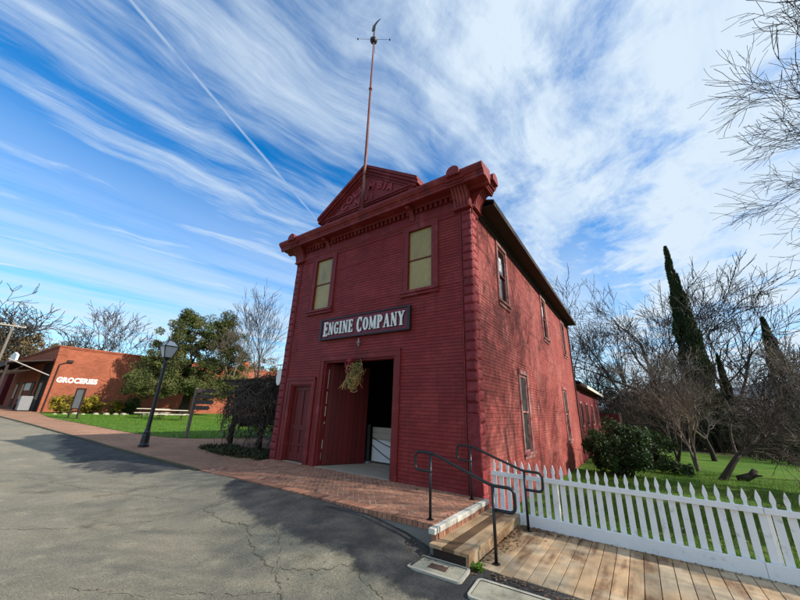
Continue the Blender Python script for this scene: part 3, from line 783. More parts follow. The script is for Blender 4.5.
FX = [(-4.75, -1.96, 0, 2.89), (-6.19, -4.90, 0, 2.32), (-1.97, -.89, 4.2, 6.3), (-5.66, -4.55, 4.2, 6.3), (-6.55, -6.30, 0, 6.3), (-.25, 0, 0, 6.3)]
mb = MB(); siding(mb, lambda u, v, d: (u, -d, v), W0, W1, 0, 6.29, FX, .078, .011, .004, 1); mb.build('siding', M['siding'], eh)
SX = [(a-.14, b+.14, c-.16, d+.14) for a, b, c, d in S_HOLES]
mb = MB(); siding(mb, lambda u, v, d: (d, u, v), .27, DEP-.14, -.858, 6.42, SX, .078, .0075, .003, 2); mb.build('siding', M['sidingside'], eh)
# rusticated corner blocks
r = random.Random(5)
for nm, x0, x1, zs in (('right', -.235, .022, 1.47), ('left', W0-.022, -6.315, .02)):
    mb = MB(); z = zs; hh = .212
    while z < 6.2:
        zt = min(z+hh-.008, 6.25); tn = r.gauss(0, .07); dx = r.gauss(0, .004)
        vs = []
        for (e, y) in ((0, -.012), (.012, -.030), (.045, -.047 + r.gauss(0, .004))):
            vs += [(x0+e+dx, y, z+e), (x1-e, y, z+e), (x1-e, y, zt-e), (x0+e+dx, y, zt-e)]
        mb.add(vs, [(0, 1, 5, 4), (1, 2, 6, 5), (2, 3, 7, 6), (3, 0, 4, 7), (4, 5, 9, 8), (5, 6, 10, 9), (6, 7, 11, 10), (7, 4, 8, 11), (8, 9, 10, 11)], tn)
        z += hh
    if nm == 'right': mb.box(x0, -.03, .02, x1, 0, 1.44); mb.box(x0-.01, -.04, 1.44, x1, 0, 1.468)
    mb.box(x0-.01, -.012, 0, x1-.004, 0, 6.28); mb.build('corner_block', M['quoin'], eh)
mb = MB(); z = -.40; hh = .212
while z < 6.2:
    zt = min(z+hh-.008, 6.38); tn = r.gauss(0, .07); vs = []
    for (e, x) in ((0, .012), (.012, .028), (.045, .043 + r.gauss(0, .004))): vs += [(x, .0+e, z+e), (x, .262-e, z+e), (x, .262-e, zt-e), (x, .0+e, zt-e)]
    mb.add(vs, [(0, 1, 5, 4), (1, 2, 6, 5), (2, 3, 7, 6), (3, 0, 4, 7), (4, 5, 9, 8), (5, 6, 10, 9), (6, 7, 11, 10), (7, 4, 8, 11), (8, 9, 10, 11)], tn); z += hh
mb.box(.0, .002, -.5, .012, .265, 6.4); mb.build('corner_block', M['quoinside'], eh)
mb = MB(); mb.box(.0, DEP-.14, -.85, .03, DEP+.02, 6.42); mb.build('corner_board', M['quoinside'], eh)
mb = MB(); mb.box(-.275, -.036, 0, -.252, 0, 6.28); mb.box(-6.298, -.036, 0, -6.275, 0, 6.28); mb.box(-6.19, -.028, 6.2, -.4, -.001, 6.29); mb.build('corner_strip', M['trim'], eh)

# openings on the front
def casing(mb, x0, x1, z0, z1, w_, y0, y1, bottom=False, extra=None):
    mb.box(x0-w_, y0, z0, x0, y1, z1); mb.box(x1, y0, z0, x1+w_, y1, z1); mb.box(x0-w_, y0-.004, z1, x1+w_, y1, z1+w_)
    if bottom: mb.box(x0-w_, y0, z0-w_, x1+w_, y1, z0)
for (a, b, c, d) in F_HOLES[2:]:
    wn_ = MB(); casing(wn_, a, b, c, d, .15, -.040, 0); wn_.box(a-.19, -.05, c, a-.152, 0, 6.285); wn_.box(b+.152, -.05, c, b+.19, 0, 6.285)
    wo = wn_.build('window', M['trim'], eh, bevel=.004)
    s_ = MB(); s_.box(a-.20, -.115, c-.075, b+.20, 0, c-.002); s_.box(a-.21, -.075, c-.15, b+.21, 0, c-.078); s_.build('sill', M['trim'], wo, bevel=.005)
    s_ = MB(); mid_ = (c+d)/2; s_.box(a+.001, .012, c+.001, a+.012, .07, d-.001); s_.box(b-.012, .012, c+.001, b-.001, .07, d-.001); s_.box(a+.012, .03, d-.016, b-.012, .07, d-.001); s_.box(a+.012, .03, c+.001, b-.012, .07, c+.02); s_.box(a+.012, .010, mid_-.016, b-.012, .07, mid_+.016); s_.build('sash', M['doorred'], wo)
    s_ = MB(); s_.box(a+.008, .034, c+.01, b-.008, .044, mid_, .04); s_.box(a+.008, .024, mid_, b-.008, .033, d-.01, -.06); s_.build('blind', M['olive'], wo)
    if a < -5:
        s_ = MB(); s_.box(b-.075, .031, c+.04, b-.03, .0335, mid_-.2); s_.build('paper_strip', M['plasterwhite'], wo)
# big doorway
dw = MB(); casing(dw, -4.62, -2.10, 0, 2.75, .13, -.045, 0); dw.box(-4.79, -.055, 0, -4.752, 0, 2.93); dw.box(-1.968, -.055, 0, -1.93, 0, 2.93); dw.box(-4.79, -.058, 2.882, -1.93, 0, 2.93)
dw.box(-4.62, .0, .017, -4.56, .20, 2.75); dw.box(-2.155, .0, .017, -2.10, .20, 2.75); dw.box(-4.56, .0, 2.70, -2.155, .20, 2.75)
dwo = dw.build('doorway', M['trim'], eh, bevel=.004)
def leaf_M(hx, hy, ang): return Matrix.Translation((hx, hy, .03)) @ Matrix.Rotation(ang, 4, 'Z')
dl = MB(); Mx = leaf_M(-4.545, .17, R_(64)); r = random.Random(6)
for k in range(9): dl.box(k*.138, -.024, 0, k*.138+.131, .02, 2.66, r.gauss(0, .09), Mx)
dl.box(0.004, -.012, .002, 1.24, .016, 2.655, -.4, Mx)
dlo = dl.build('door_leaf', M['doorred'], eh)
for z in (.2, 1.3, 2.35): dl = MB(); dl.box(.0, .022, z, 1.24, .055, z+.16, 0, Mx); dl.build('ledge', M['doorred'], dlo)
wr = random.Random(16)
for a, b in ((1.95, 2.5), (1.55, 1.88), (1.22, 1.48), (1.02, 1.08), (.4, .62), (.12, .3)): dl = MB(); dl.box(-.05+wr.uniform(0,.008), -.034, a, -.02-wr.uniform(0, .012), -.018, b, wr.gauss(0, .2), Mx); dl.build('worn_patch', M['panelwood'], dlo)
dl = MB(); Mx2 = leaf_M(-2.17, .19, R_(93)); [dl.box(k*.138, -.02, 0, k*.138+.131, .02, 2.66, r.gauss(0, .09), Mx2) for k in range(9)]; dl.build('door_leaf', M['doorred'], eh)
# small panelled door
dw = MB(); casing(dw, -5.97, -5.07, 0, 2.10, .12, -.045, 0); dw.box(-6.20, -.055, 0, -6.095, 0, 2.30); dw.box(-4.945, -.055, 0, -4.90, 0, 2.30); dw.box(-6.20, -.06, 2.225, -4.90, 0, 2.31); dw.box(-5.97, 0, .012, -5.93, .13, 2.10); dw.box(-5.11, 0, .012, -5.07, .13, 2.10); dw.box(-5.93, 0, 2.06, -5.11, .13, 2.10)
dwo = dw.build('doorway', M['trim'], eh, bevel=.004)
dd = MB(); dd.box(-5.93, .115, .03, -5.11, .15, 2.06)
for x0, x1 in ((-5.93, -5.82), (-5.565, -5.475), (-5.22, -5.11)): dd.box(x0, .09, .03, x1, .115, 2.06)
for z0, z1 in ((.03, .25), (.42, .49), (.84, .98), (1.94, 2.06)):
    dd.box(-5.82, .091, z0, -5.565, .115, z1); dd.box(-5.475, .091, z0, -5.22, .115, z1)
do = dd.build('door', M['doorred'], eh, bevel=.006)
dd = MB(); dd.lathe([(.006, 0), (.028, .01), (.028, .04), (.01, .05)], (-5.18, .05, .9), 10); dd.build('handle', M['black'], do, smooth=True)

# side windows
for i, (a, b, c, d) in enumerate(S_HOLES):
    up = i < 3; wq = .11
    s_ = MB(); s_.box(0, a-wq, c, .038, a, d); s_.box(0, b, c, .038, b+wq, d); s_.box(0, a-wq, d, .046, b+wq, d+.12)
    s_.box(-.155, a, c, 0, a+.035, d); s_.box(-.155, b-.035, c, 0, b, d); s_.box(-.155, a+.035, d-.035, 0, b-.035, d)
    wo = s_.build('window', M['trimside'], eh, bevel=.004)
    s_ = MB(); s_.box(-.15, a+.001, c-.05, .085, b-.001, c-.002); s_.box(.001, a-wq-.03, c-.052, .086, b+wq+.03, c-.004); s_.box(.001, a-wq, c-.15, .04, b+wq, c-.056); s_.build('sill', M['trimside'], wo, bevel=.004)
    mid_ = (c+d)/2; s_ = MB()
    for z0, z1, xx in ((c, mid_+.02, -.045), (mid_-.02, d-.035, -.016)):
        s_.box(xx-.025, a+.036, z0+.001, xx+.012, a+.065, z1); s_.box(xx-.025, b-.065, z0+.001, xx+.012, b-.036, z1); s_.box(xx-.025, a+.065, z0+.001, xx+.012, b-.065, z0+.045); s_.box(xx-.025, a+.065, z1-.04, xx+.012, b-.065, z1)
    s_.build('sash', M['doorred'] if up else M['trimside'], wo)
    s_ = MB(); s_.box(-.060, a+.05, c+.02, -.052, b-.05, mid_); s_.box(-.031, a+.05, mid_, -.023, b-.05, d-.05); s_.build('pane', M['pane'] if up else M['screen'], wo)
    if up:
        s_ = MB(); s_.box(-.0222, a+.09, mid_ + .12, -.020, b-.3, d-.3); s_.build('blind', M['sky_reflection'], wo)  # pale patch on the glass painted as a sky reflection, no hung blind

# cornice: profile swept along the front with short returns
cor = MB()
def prof_x(pts, x0, x1): cor.prism(pts, lambda u, v, d: (d, u, v), x0, x1)
CX0, CX1 = W0-.44, W1+.44
prof_x([(0, 6.27), (-.045, 6.27), (-.045, 6.30), (-.075, 6.33), (-.075, 6.37), (-.05, 6.39), (0, 6.39)][::-1], W0-.04, W1+.05)
prof_x([(0, 6.391), (-.03, 6.391), (-.03, 6.74), (0, 6.74)][::-1], W0-.03, W1+.03)
prof_x([(0, 6.741), (-.10, 6.741), (-.13, 6.79), (-.36, 6.80), (-.36, 6.76), (-.42, 6.76), (-.43, 6.83), (-.455, 6.845), (-.46, 6.88), (-.50, 6.90), (-.545, 6.97), (-.555, 6.985), (-.555, 7.05), (-.5, 7.07), (0, 7.16)][::-1], CX0-.10, CX1+.10)
# returns down the sides
def ret(side):
    s = 1 if side > 0 else -1; x = W1 if s > 0 else W0
    P_ = [(.0, 6.741), (.10, 6.741), (.13, 6.79), (.36, 6.80), (.36, 6.76), (.42, 6.76), (.43, 6.83), (.455, 6.845), (.46, 6.88), (.50, 6.90), (.535, 6.97), (.538, 6.985), (.538, 7.048), (.49, 7.068), (0, 7.155)]
    cor.prism(P_ if s < 0 else P_[::-1], lambda u, v, d: (x + s*u, d, v), .002, .50)
    cor.prism([(0, 6.27), (.045, 6.27), (.045, 6.30), (.075, 6.33), (.075, 6.37), (.05, 6.39), (0, 6.39)], lambda u, v, d: (x + s*u, d, v), .002, .45)
    cor.prism([(0, 6.12), (.05, 6.12), (.05, 6.15), (.062, 6.16), (.062, 6.19), (.05, 6.2), (.05, 6.26), (0, 6.26)], lambda u, v, d: (x + s*u, d, v), .002, .36)
    cor.prism([(0, 6.391), (.03, 6.391), (.03, 6.74), (0, 6.74)], lambda u, v, d: (x + s*u, d, v), .002, .45)
ret(1); ret(-1)
cor.box(W0, .17, 6.5, W1, .40, 7.1)
coro = cor.build('cornice', M['trim'], eh, bevel=.004)
x = -6.05
while x < -.45:
    if not (-1.80 < x+.04 < -1.55 or -5.15 < x+.04 < -4.85): mb = MB(); mb.box(x, -.115, 6.60, x+.075, -.03, 6.735); mb.build('dentil', M['trim'], coro)
    x += .15
def bracket(x0, x1, zb, zt, yb, yt, mbk, fn=None):
    fn = fn or (lambda u, v, d: (d, u, v))
    n = 12; P_ = [(0, zb)]
    for k in range(n+1):
        s_ = k/n; yy = yb + (yt-yb)*(s_**2.1 if s_ < .8 else .8**2.1 + (1-.8**2.1)*((s_-.8)/.2)); P_.append((yy, zb + (zt-zb)*s_))
    P_.append((0, zt)); mbk.prism(P_[::-1], fn, x0, x1)
for (x0, x1) in ((-.40, .03), (W0-.03, W0+.40)):
    k = MB(); w_ = (x1-x0)/5
    bracket(x0, x1, 6.30, 6.86, -.09, -.37, k)
    for j in range(5): bracket(x0+w_*j+.012, x0+w_*(j+1)-.012, 6.31, 6.84, -.115, -.40, k)
    k.box(x0-.02, -.50, 6.862, x1+.02, -.05, 6.90); k.box(x0-.01, -.46, 6.80, x1+.01, -.05, 6.86)
    k.box(x0-.015, -.13, 6.27, x1+.015, -.03, 6.31)
    ko = k.build('bracket', M['trim'], coro, bevel=.004)
    cx = (x0+x1)/2; k = MB(); arc_ = [(cx+.17*math.cos(PI*q/12), 7.03+.17*math.sin(PI*q/12)) for q in range(13)]; arc_ = [(cx-.17, 6.98)] [:0] + [(cx+.17, 6.93)] + arc_ + [(cx-.17, 6.93)]
    k.prism(arc_, lambda u, v, d: (u, d, v), -.60, -.30)
    for q in (-.09, 0, .09): k.lathe([(.005, 0), (.03, .005), (.02, .025), (.004, .032)], (cx+q, -.60, 6.94), 8)
    k.build('finial', M['trim'], coro, bevel=.012)
for s, x in ((1, W1), (-1, W0)):
    k = MB(); fn = lambda u, v, d: (x - s*u, d, v)
    bracket(.05, .45, 6.30, 6.86, -.09, -.36, k, fn)
    for j in range(4): bracket(.06+.1*j, .06+.1*j+.08, 6.31, 6.84, -.115, -.40, k, fn)
    for z0, z1, e in ((6.862, 6.90, .50), (6.80, 6.86, .45), (6.27, 6.31, .13)): k.box(min(x+s*.03, x+s*e), .03, z0, max(x+s*.03, x+s*e), .47, z1)
    k.build('bracket', M['trim'], coro, bevel=.004)
    k = MB(); arc_ = [(.42, 6.93)] + [(.25+.17*math.cos(PI*q/12), 7.03+.17*math.sin(PI*q/12)) for q in range(13)] + [(.08, 6.93)]
    k.prism(arc_, lambda u, v, d: (d, u, v), x+s*.30, x+s*.60); k.build('finial', M['trim'], coro, bevel=.012)
for cx in (-1.68, -4.99):
    k = MB(); bracket(cx-.075, cx+.075, 6.42, 6.77, -.05, -.27, k); k.box(cx-.09, -.31, 6.772, cx+.09, -.03, 6.82); k.box(cx-.055, -.33, 6.69, cx+.055, -.2, 6.775, .3)
    k.build('bracket', M['trim'], coro, bevel=.006)

# pediment
pe = MB(); AP = (-3.28, 8.62); PL, PR = (-5.02, 7.46), (-1.54, 7.46)
pe.prism([(PL[0], 7.05), (PR[0], 7.05), (PR[0], 7.42), AP, (PL[0], 7.42)], lambda u, v, d: (u, d, v), -.26, .12)
peo = pe.build('pediment', M['trim'], eh)
k = MB()
def rake(x0, z0, x1, z1, t0, t1, y0, y1):
    d = Vector((x1-x0, z1-z0)); n_ = Vector((-d.y, d.x)).normalized()
    if n_.y < 0: n_ = -n_
    P_ = [(x0+n_.x*t0*0, z0+t0), (x1, z1+t0), (x1, z1+t1), (x0, z0+t1)]
    k.prism(P_, lambda u, v, d: (u, d, v), y0, y1)
sl_ = (8.62-7.46)/(3.28-1.54)
for s in (-1, 1):
    ex = AP[0] + s*1.98; ez = AP[1] - 1.98*sl_
    rake(ex, ez, AP[0], AP[1], .03, .12, -.40, .14); rake(ex, ez, AP[0], AP[1], .122, .19, -.45, .16); rake(ex - s*.1, ez+.1*sl_, AP[0], AP[1], -.06, .03, -.33, .12); rake(ex - s*.45, ez+.45*sl_, AP[0], AP[1], -.13, -.065, -.29, -.2)
    rake(ex, ez, AP[0], AP[1], .192, .215, -.46, .2)
k.box(PL[0]-.1, -.34, 7.40, PR[0]+.1, -.2, 7.455); k.box(PL[0]-.06, -.305, 7.345, PR[0]+.06, -.2, 7.398)
k.box(PR[0]-.15, -.29, 7.05, PR[0]+.03, .1, 7.34); k.box(PL[0]-.03, -.29, 7.05, PL[0]+.15, .1, 7.34)
k.build('raking_cornice', M['trim'], peo, bevel=.004)

# lettering helpers
def text_mesh(name, body, size, ext, mt, Mx, parent, offset=0., shear=0., tone=0, spacing=1.):
    cu = bpy.data.curves.new(name, 'FONT'); cu.body = body; cu.size = size; cu.extrude = ext; cu.offset = offset; cu.shear = shear; cu.align_x = 'CENTER'; cu.align_y = 'CENTER'; cu.space_character = spacing
    tmp = bpy.data.objects.new(name, cu); COL.objects.link(tmp)
    dg = bpy.context.evaluated_depsgraph_get(); me = bpy.data.meshes.new_from_object(tmp.evaluated_get(dg)); bpy.data.objects.remove(tmp); bpy.data.curves.remove(cu)
    me.transform(Matrix.Translation(-world_of(parent)) @ Mx) if parent else me.transform(Mx)
    me.materials.clear(); me.materials.append(mt); me.name = name
    o = bpy.data.objects.new(name, me); COL.objects.link(o)
    if parent: o.parent = parent
    return o
FACE = Matrix.Rotation(PI/2, 4, 'X')          # text plane -> wall facing -y
M['letterred'] = mat('raised red letters', (.26, .036, .045), .5, .1, 4)
ang = math.atan(sl_)
for ch, u, zc, rot in (('C', -.90, 7.65, 1), ('O', -.68, 7.84, 1), ('L', -.45, 7.97, 1), ('U', -.17, 8.09, .5), ('M', .21, 8.01, -.6), ('B', .55, 7.91, -.8), ('I', .75, 7.80, -.9), ('A', .95, 7.67, -1)):
    text_mesh('letter', ch, .34, .02, M['letterred'], Matrix.Translation((AP[0]+u, -.275, zc)) @ Matrix.Rotation(-rot*ang*.9, 4, 'Y') @ FACE, peo, .010)
for ch, u, z in (('N', -.34, 7.63), ('O', -.06, 7.66), ('.', .10, 7.56), ('1', .24, 7.62)):
    text_mesh('letter', ch, .30, .02, M['letterred'], Matrix.Translation((AP[0]+u, -.275, z)) @ FACE, peo, .010)

# roof
rf = MB(); ez0, ex0 = 6.50, .46; rz0 = 7.9
for s, xe in ((1, W1+.46), (-1, W0-.46)):
    xr = -3.275; sl2 = (rz0-6.56)/(abs(xe-xr))
    rf.prism([(xe, 6.56), (xr, rz0), (xr, rz0+.05), (xe, 6.61)], lambda u, v, d: (u, d, v), .42, DEP+.35)
rfo = rf.build('roof', M['roof'], eh)
g_ = MB()
for s, xe, xw in ((1, W1+.46, W1), (-1, W0-.46, W0)):
    a, b = sorted((xw+s*.02, xe-s*.005)); g_.box(a, .44, 6.47, b, DEP+.33, 6.50)
    a, b = sorted((xe-s*.03, xe+s*.004)); g_.box(a, .43, 6.44, b, DEP+.35, 6.565)
    a, b = sorted((xw, xw+s*.07)); g_.box(a, .44, 6.36, b, DEP, 6.468); a, b = sorted((xw, xw+s*.035)); g_.box(a, .44, 6.24, b, DEP, 6.358)
g_.build('eave', M['darkwood'], rfo)
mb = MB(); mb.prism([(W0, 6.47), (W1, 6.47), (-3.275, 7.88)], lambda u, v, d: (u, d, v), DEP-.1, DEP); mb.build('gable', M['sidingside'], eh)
mb = MB(); r = random.Random(2); y = 1.0
while y < DEP:
    w_ = r.uniform(.35, .7); mb.box(-.2, y, -1.2, .03+r.uniform(0, .03), min(y+w_-.03, DEP), -.86 + r.uniform(-.03, .0), r.gauss(0, .15)); y += w_
M['footing'] = mat('tan footing stones', (.36, .27, .16), .9, .2, 4, bump=.006, bscale=18)
mb.build('foundation', M['footing'], eh)
dp = MB(); dp.tube([(.08, 13.4, 6.4), (.08, 13.4, -.3)], .035, 8); dp.tube([(.08, 13.2, 2.0), (.30, 13.3, 2.0), (.30, 13.3, 1.2), (.08, 13.2, 1.2)], .015, 6); dp.build('drainpipe', M['darkwood'], eh)

# sign over the door
sg = thing('sign_board', (-3.27, -.03, 3.3), 'dark red sign board reading ENGINE COMPANY in white western letters above the doorway', 'sign')
mb = MB(); mb.box(-4.80, -.085, 3.40, -1.72, -.03, 3.95); mb.build('board', M['sign_red'], sg)
mb = MB(); mb.box(-4.88, -.115, 3.36, -4.80, -.03, 3.99); mb.box(-1.72, -.115, 3.36, -1.64, -.03, 3.99); mb.box(-4.80, -.115, 3.95, -1.72, -.03, 3.99); mb.box(-4.80, -.115, 3.36, -1.72, -.03, 3.40); mb.build('frame', M['black'], sg, bevel=.006)
# slab-serif letters drawn as strokes (unit height 1); (polyline of (x,y,halfwidth))
def ring(cx, cy, rx, ry, a0, a1, thick, thin, n=14):
    o = []
    for k in range(n+1):
        a = R_(a0 + (a1-a0)*k/n); o.append((cx+rx*math.cos(a), cy+ry*math.sin(a), thin + (thick-thin)*abs(math.cos(a))**1.3))
    return o
T, N_ = .095, .045
GLY = {
 'E': (.52, [[(.14, 0, T), (.14, 1, T)], [(.0, .965, N_), (.5, .965, N_)], [(.0, .035, N_), (.5, .035, N_)], [(.14, .52, N_), (.42, .52, N_)], [(.47, 1.0, .045), (.47, .80, .025)], [(.47, 0, .045), (.49, .24, .025)], [(.40, .66, .035), (.40, .38, .035)]]),
 'N': (.62, [[(.11, 0, .04), (.11, 1, .04)], [(.10, .98, T), (.52, .02, T)], [(.52, 0, .04), (.52, 1, .04)], [(0, .03, .035), (.22, .03, .035)], [(.42, .97, .035), (.64, .97, .035)]]),
 'G': (.58, [ring(.31, .5, .22, .455, 50, 330, T, .05), [(.48, .42, .07), (.48, .05, .06)], [(.34, .44, .04), (.58, .44, .04)], [(.49, .98, .05), (.47, .72, .03)]]),
 'I': (.30, [[(.15, 0, T), (.15, 1, T)], [(.0, .965, .04), (.30, .965, .04)], [(.0, .035, .04), (.30, .035, .04)]]),
 'C': (.58, [ring(.31, .5, .22, .46, 48, 312, T, .05), [(.50, .98, .055), (.48, .68, .03)], [(.50, .05, .04), (.50, .28, .03)]]),
 'O': (.60, [ring(.30, .5, .205, .455, 0, 360, T, .045, 24)]),
 'M': (.76, [[(.10, 0, .04), (.10, 1, .04)], [(.11, .98, .09), (.38, .1, .07)], [(.38, .1, .04), (.64, .98, .05)], [(.65, 0, T), (.65, 1, T)], [(0, .03, .035), (.20, .03, .035)], [(.52, .03, .035), (.78, .03, .035)]]),
 'P': (.56, [[(.14, 0, T), (.14, 1, T)], ring(.26, .72, .19, .24, 90, -90, T, .045), [(.14, .96, .045), (.28, .96, .045)], [(.14, .48, .04), (.28, .48, .04)], [(0, .03, .035), (.30, .03, .035)], [(0, .97, .035), (.14, .97, .035)]]),
 'A': (.66, [[(.10, 0, .045), (.33, 1, .05)], [(.33, .97, .08), (.55, 0, T)], [(.18, .32, .035), (.50, .32, .035)], [(0, .03, .035), (.22, .03, .035)], [(.42, .03, .035), (.68, .03, .035)]]),
 'Y': (.62, [[(.10, 1, T), (.32, .46, .08)], [(.54, 1, .045), (.32, .46, .05)], [(.31, .5, T), (.31, 0, T)], [(0, .97, .035), (.24, .97, .035)], [(.42, .97, .035), (.64, .97, .035)], [(.18, .03, .035), (.46, .03, .035)]]),
}
def glyph(mb, ch, x0, z0, sc, scx, yb):
    wd_, strokes = GLY[ch]
    for si, s_ in enumerate(strokes):
        yf = yb - .024 - .0016*si; L_, R2 = [], []
        for i, (x, y, hw) in enumerate(s_):
            p0 = s_[max(i-1, 0)]; p1 = s_[min(i+1, len(s_)-1)]; d = Vector((p1[0]-p0[0], p1[1]-p0[1]))
            if d.length < 1e-6: d = Vector((1, 0))
            d.normalize(); nn_ = Vector((-d.y, d.x)) * hw; L_.append((x0+(x+nn_.x)*scx, z0+(y+nn_.y)*sc)); R2.append((x0+(x-nn_.x)*scx, z0+(y-nn_.y)*sc))
        n = len(L_); vs = [(a, yf, b) for a, b in L_] + [(a, yf, b) for a, b in R2] + [(a, yb, b) for a, b in L_] + [(a, yb, b) for a, b in R2]; fs = []
        for i in range(n-1): fs += [(i, i+1, n+i+1, n+i), (2*n+i, 2*n+i+1, i+1, i), (n+i, n+i+1, 3*n+i+1, 3*n+i)]
        fs += [(0, n, 3*n, 2*n), (n-1, 2*n-1, 4*n-1, 3*n-1)]; mb.add(vs, fs)
x = -4.70; sc = .36
for wi, word in enumerate(('ENGINE', 'COMPANY')):
    for i, ch in enumerate(word):
        big_ = i == 0; s1_ = .42 if big_ else .36; sx = .325 if big_ else .312
        mb = MB(); glyph(mb, ch, x, 3.675 - s1_/2, s1_, sx, -.098); lo_ = mb.build('letter', M['white'], sg)
        mb = MB(); glyph(mb, ch, x + .024, 3.675 - s1_/2 - .014, s1_, sx, -.0855); mb.v = [(a, -.0855 - (-.0855 - b_)*.35, c_) for a, b_, c_ in mb.v]; mb.build('letter_shade', M['black'], lo_)
        x += GLY[ch][0]*sx + .034
    x += .12
# hook and straw swag below the sign
sw = thing('straw_swag', (-3.31, -.12, 2.35), 'bundle of dried straw with dark red ribbon hanging in front of the doorway', 'decoration')
for nm, mt_, cnt, sd in (('straw', 'straw', 50, 1), ('stalks', 'strawg', 90, 2), ('husks', 'husk', 60, 3)):
    mb = MB(); r = random.Random(sd)
    for k in range(cnt):                       # loops and bent wisps around a few tangled hearts
        cx, cz = r.choice(((-3.36, 2.42), (-3.22, 2.28), (-3.40, 2.20), (-3.20, 2.48), (-3.32, 2.12))); cx += r.gauss(0, .035); cz += r.gauss(0, .035)
        rx_, rz_ = r.uniform(.04, .15), r.uniform(.07, .22); ph = r.uniform(0, 2*PI); sw_ = r.uniform(1.2, 3.6); yy = -.17 + r.gauss(0, .05); tilt = r.gauss(.3, .6); a = r.uniform(0, 6)
        P_ = []
        for q in range(7):
            th = ph + sw_*q/6; u_, v_ = rx_*math.cos(th), rz_*math.sin(th); P_.append((cx + u_*math.cos(tilt) - v_*math.sin(tilt), yy + .04*math.sin(th*2+a), cz + u_*math.sin(tilt) + v_*math.cos(tilt)))
        mb.tube(P_, [.006, .011, .013, .013, .012, .010, .005] if sd == 3 else [.008]*7, 4, False, r.gauss(0, .28))
    for k in range(4):
        a = Vector((-3.30 + r.gauss(0, .09), -.15 + r.gauss(0, .04), 2.40 + r.gauss(0, .1))); e = Vector((-3.48 + r.gauss(0, .13), -.18 + r.gauss(0, .05), 1.99 + r.gauss(0, .07))); mb.tube([a, a.lerp(e, .5) + Vector((r.gauss(0, .05), r.gauss(0, .03), 0)), e], .008, 4, False, r.gauss(0, .25))
    mb.build(nm, M[mt_], sw)
mb = MB(); r = random.Random(9)
for k in range(60):
    c_ = Vector((-3.42 + r.gauss(0, .07), -.215 + r.gauss(0, .03), 2.58 + r.gauss(0, .09))); M_ = Matrix.Translation(c_) @ Matrix.Rotation(r.uniform(0, 6), 4, 'Y') @ Matrix.Rotation(r.gauss(0, .6), 4, 'X'); mb.box(-.05, -.004, -.018, .05, .004, .018, r.gauss(0, .2), M_)
mb.build('ribbon', M['ribbon'], sw)
mb = MB(); mb.tube([(-3.31, -.14, 2.7), (-3.31, -.12, 3.0), (-3.31, -.09, 3.12)], .008, 6); mb.build('cord', M['black'], sw)
hk = thing('hook', (-3.31, -.05, 3.15), 'small pale metal hook bracket just under the sign board', 'hook')
mb = MB(); mb.lathe([(.012, -.10), (.022, -.06), (.016, -.02), (.055, .0), (.06, .015), (.02, .03), (.02, .09), (.005, .13)], (-3.31, -.075, 3.17), 10); mb.box(-3.325, -.075, 3.19, -3.295, -.001, 3.215); mb.build('bracket', M['grill'], hk, smooth=False)

# inside the doorway
pb = thing('barrier_panel', (-3.5, 1.65, 0), 'pale plank panel with white sheet and dark cords standing inside the open doorway', 'panel')
mb = MB(); [mb.box(-4.0, 1.60, .05+k*.155, -2.3, 1.64, .05+k*.155+.15, .06*math.sin(k*2.3)) for k in range(6)]; mb.build('planks', M['panelwood'], pb)
mb = MB(); xs = frange(-3.97, -2.32, 24)
for i in range(24):
    zt = lambda x: .66 - .14*(x+3.97) + .03*math.sin(x*5)
    mb.poly([(xs[i], 1.585+.008*math.sin(xs[i]*11), .06), (xs[i+1], 1.585+.008*math.sin(xs[i+1]*11), .06), (xs[i+1], 1.588, zt(xs[i+1])), (xs[i], 1.588, zt(xs[i]))])
mb.build('sheet', M['plasterwhite'], pb)
mb = MB()
for z0, z1 in ((.69, .42), (.48, .05)): mb.tube([(-3.97 + 1.0*q/8, 1.573, z0 + (z1-z0)*q/8 - .04*math.sin(PI*q/8)) for q in range(9)], .012, 6)
mb.build('cord', M['beam'], pb)
po_ = thing('door_prop_post', (-4.0, 1.45, 0), 'short dark green upright post between the open door leaf and the panel', 'post')
mb = MB(); mb.box(-4.05, 1.40, .015, -3.97, 1.47, 1.05); mb.build('shaft', M['beam'], po_, bevel=.006); mb = MB(); mb.box(-4.10, 1.36, .014, -3.93, 1.50, .06); mb.build('foot', M['grill'], po_, bevel=.006)

# flagpole with weathervane
fp = thing('flagpole', (-3.2, -.47, 7.05), 'tall thin red flagpole with dark weathervane rising before the pediment', 'flagpole')
pt0, pt1 = Vector((-3.18, -.49, 7.06)), Vector((-3.33, -.47, 15.05))
mb = MB(); mb.tube([pt0, pt0.lerp(pt1, .3), pt0.lerp(pt1, .7), pt1], [.055, .045, .033, .022], 10); 
M['pole'] = mat('faded red pole paint', (.125, .035, .03), .6, .2, 4, (4, 4, .4), second=(.26, .15, .13), sscale=2, slo=.5, shi=.65)
mb.build('pole', M['pole'], fp, smooth=True)
mb = MB(); mb.box(-3.26, -.555, 7.02, -3.10, -.40, 7.1); [mb.lathe([(.06, 0), (.06, .05)], tuple(pt0.lerp(pt1, q)), 10) for q in (.16, .62)]; mb.build('collar', M['trim'], fp)
wv_ = MB(); c_ = Vector((-3.33, -.47, 14.55))
wv_.lathe([(.02, -.15), (.085, -.115), (.13, -.045), (.138, .02), (.10, .085), (.035, .14)], tuple(c_), 14); wo = wv_.build('weathervane', M['gold'], fp, smooth=True)
ax_ = Vector((.82, .57, 0)); wv_ = MB(); wv_.tube([c_+Vector((0, 0, .06))-ax_*.62, c_+Vector((0, 0, .06))+ax_*.62], .006, 6)
for s in (-1, 1):
    e = c_+Vector((0, 0, .06))+ax_*(.6*s); wv_.lathe([(.008, -.05), (.03, -.02), (.03, .02), (.008, .05)], tuple(e), 8)
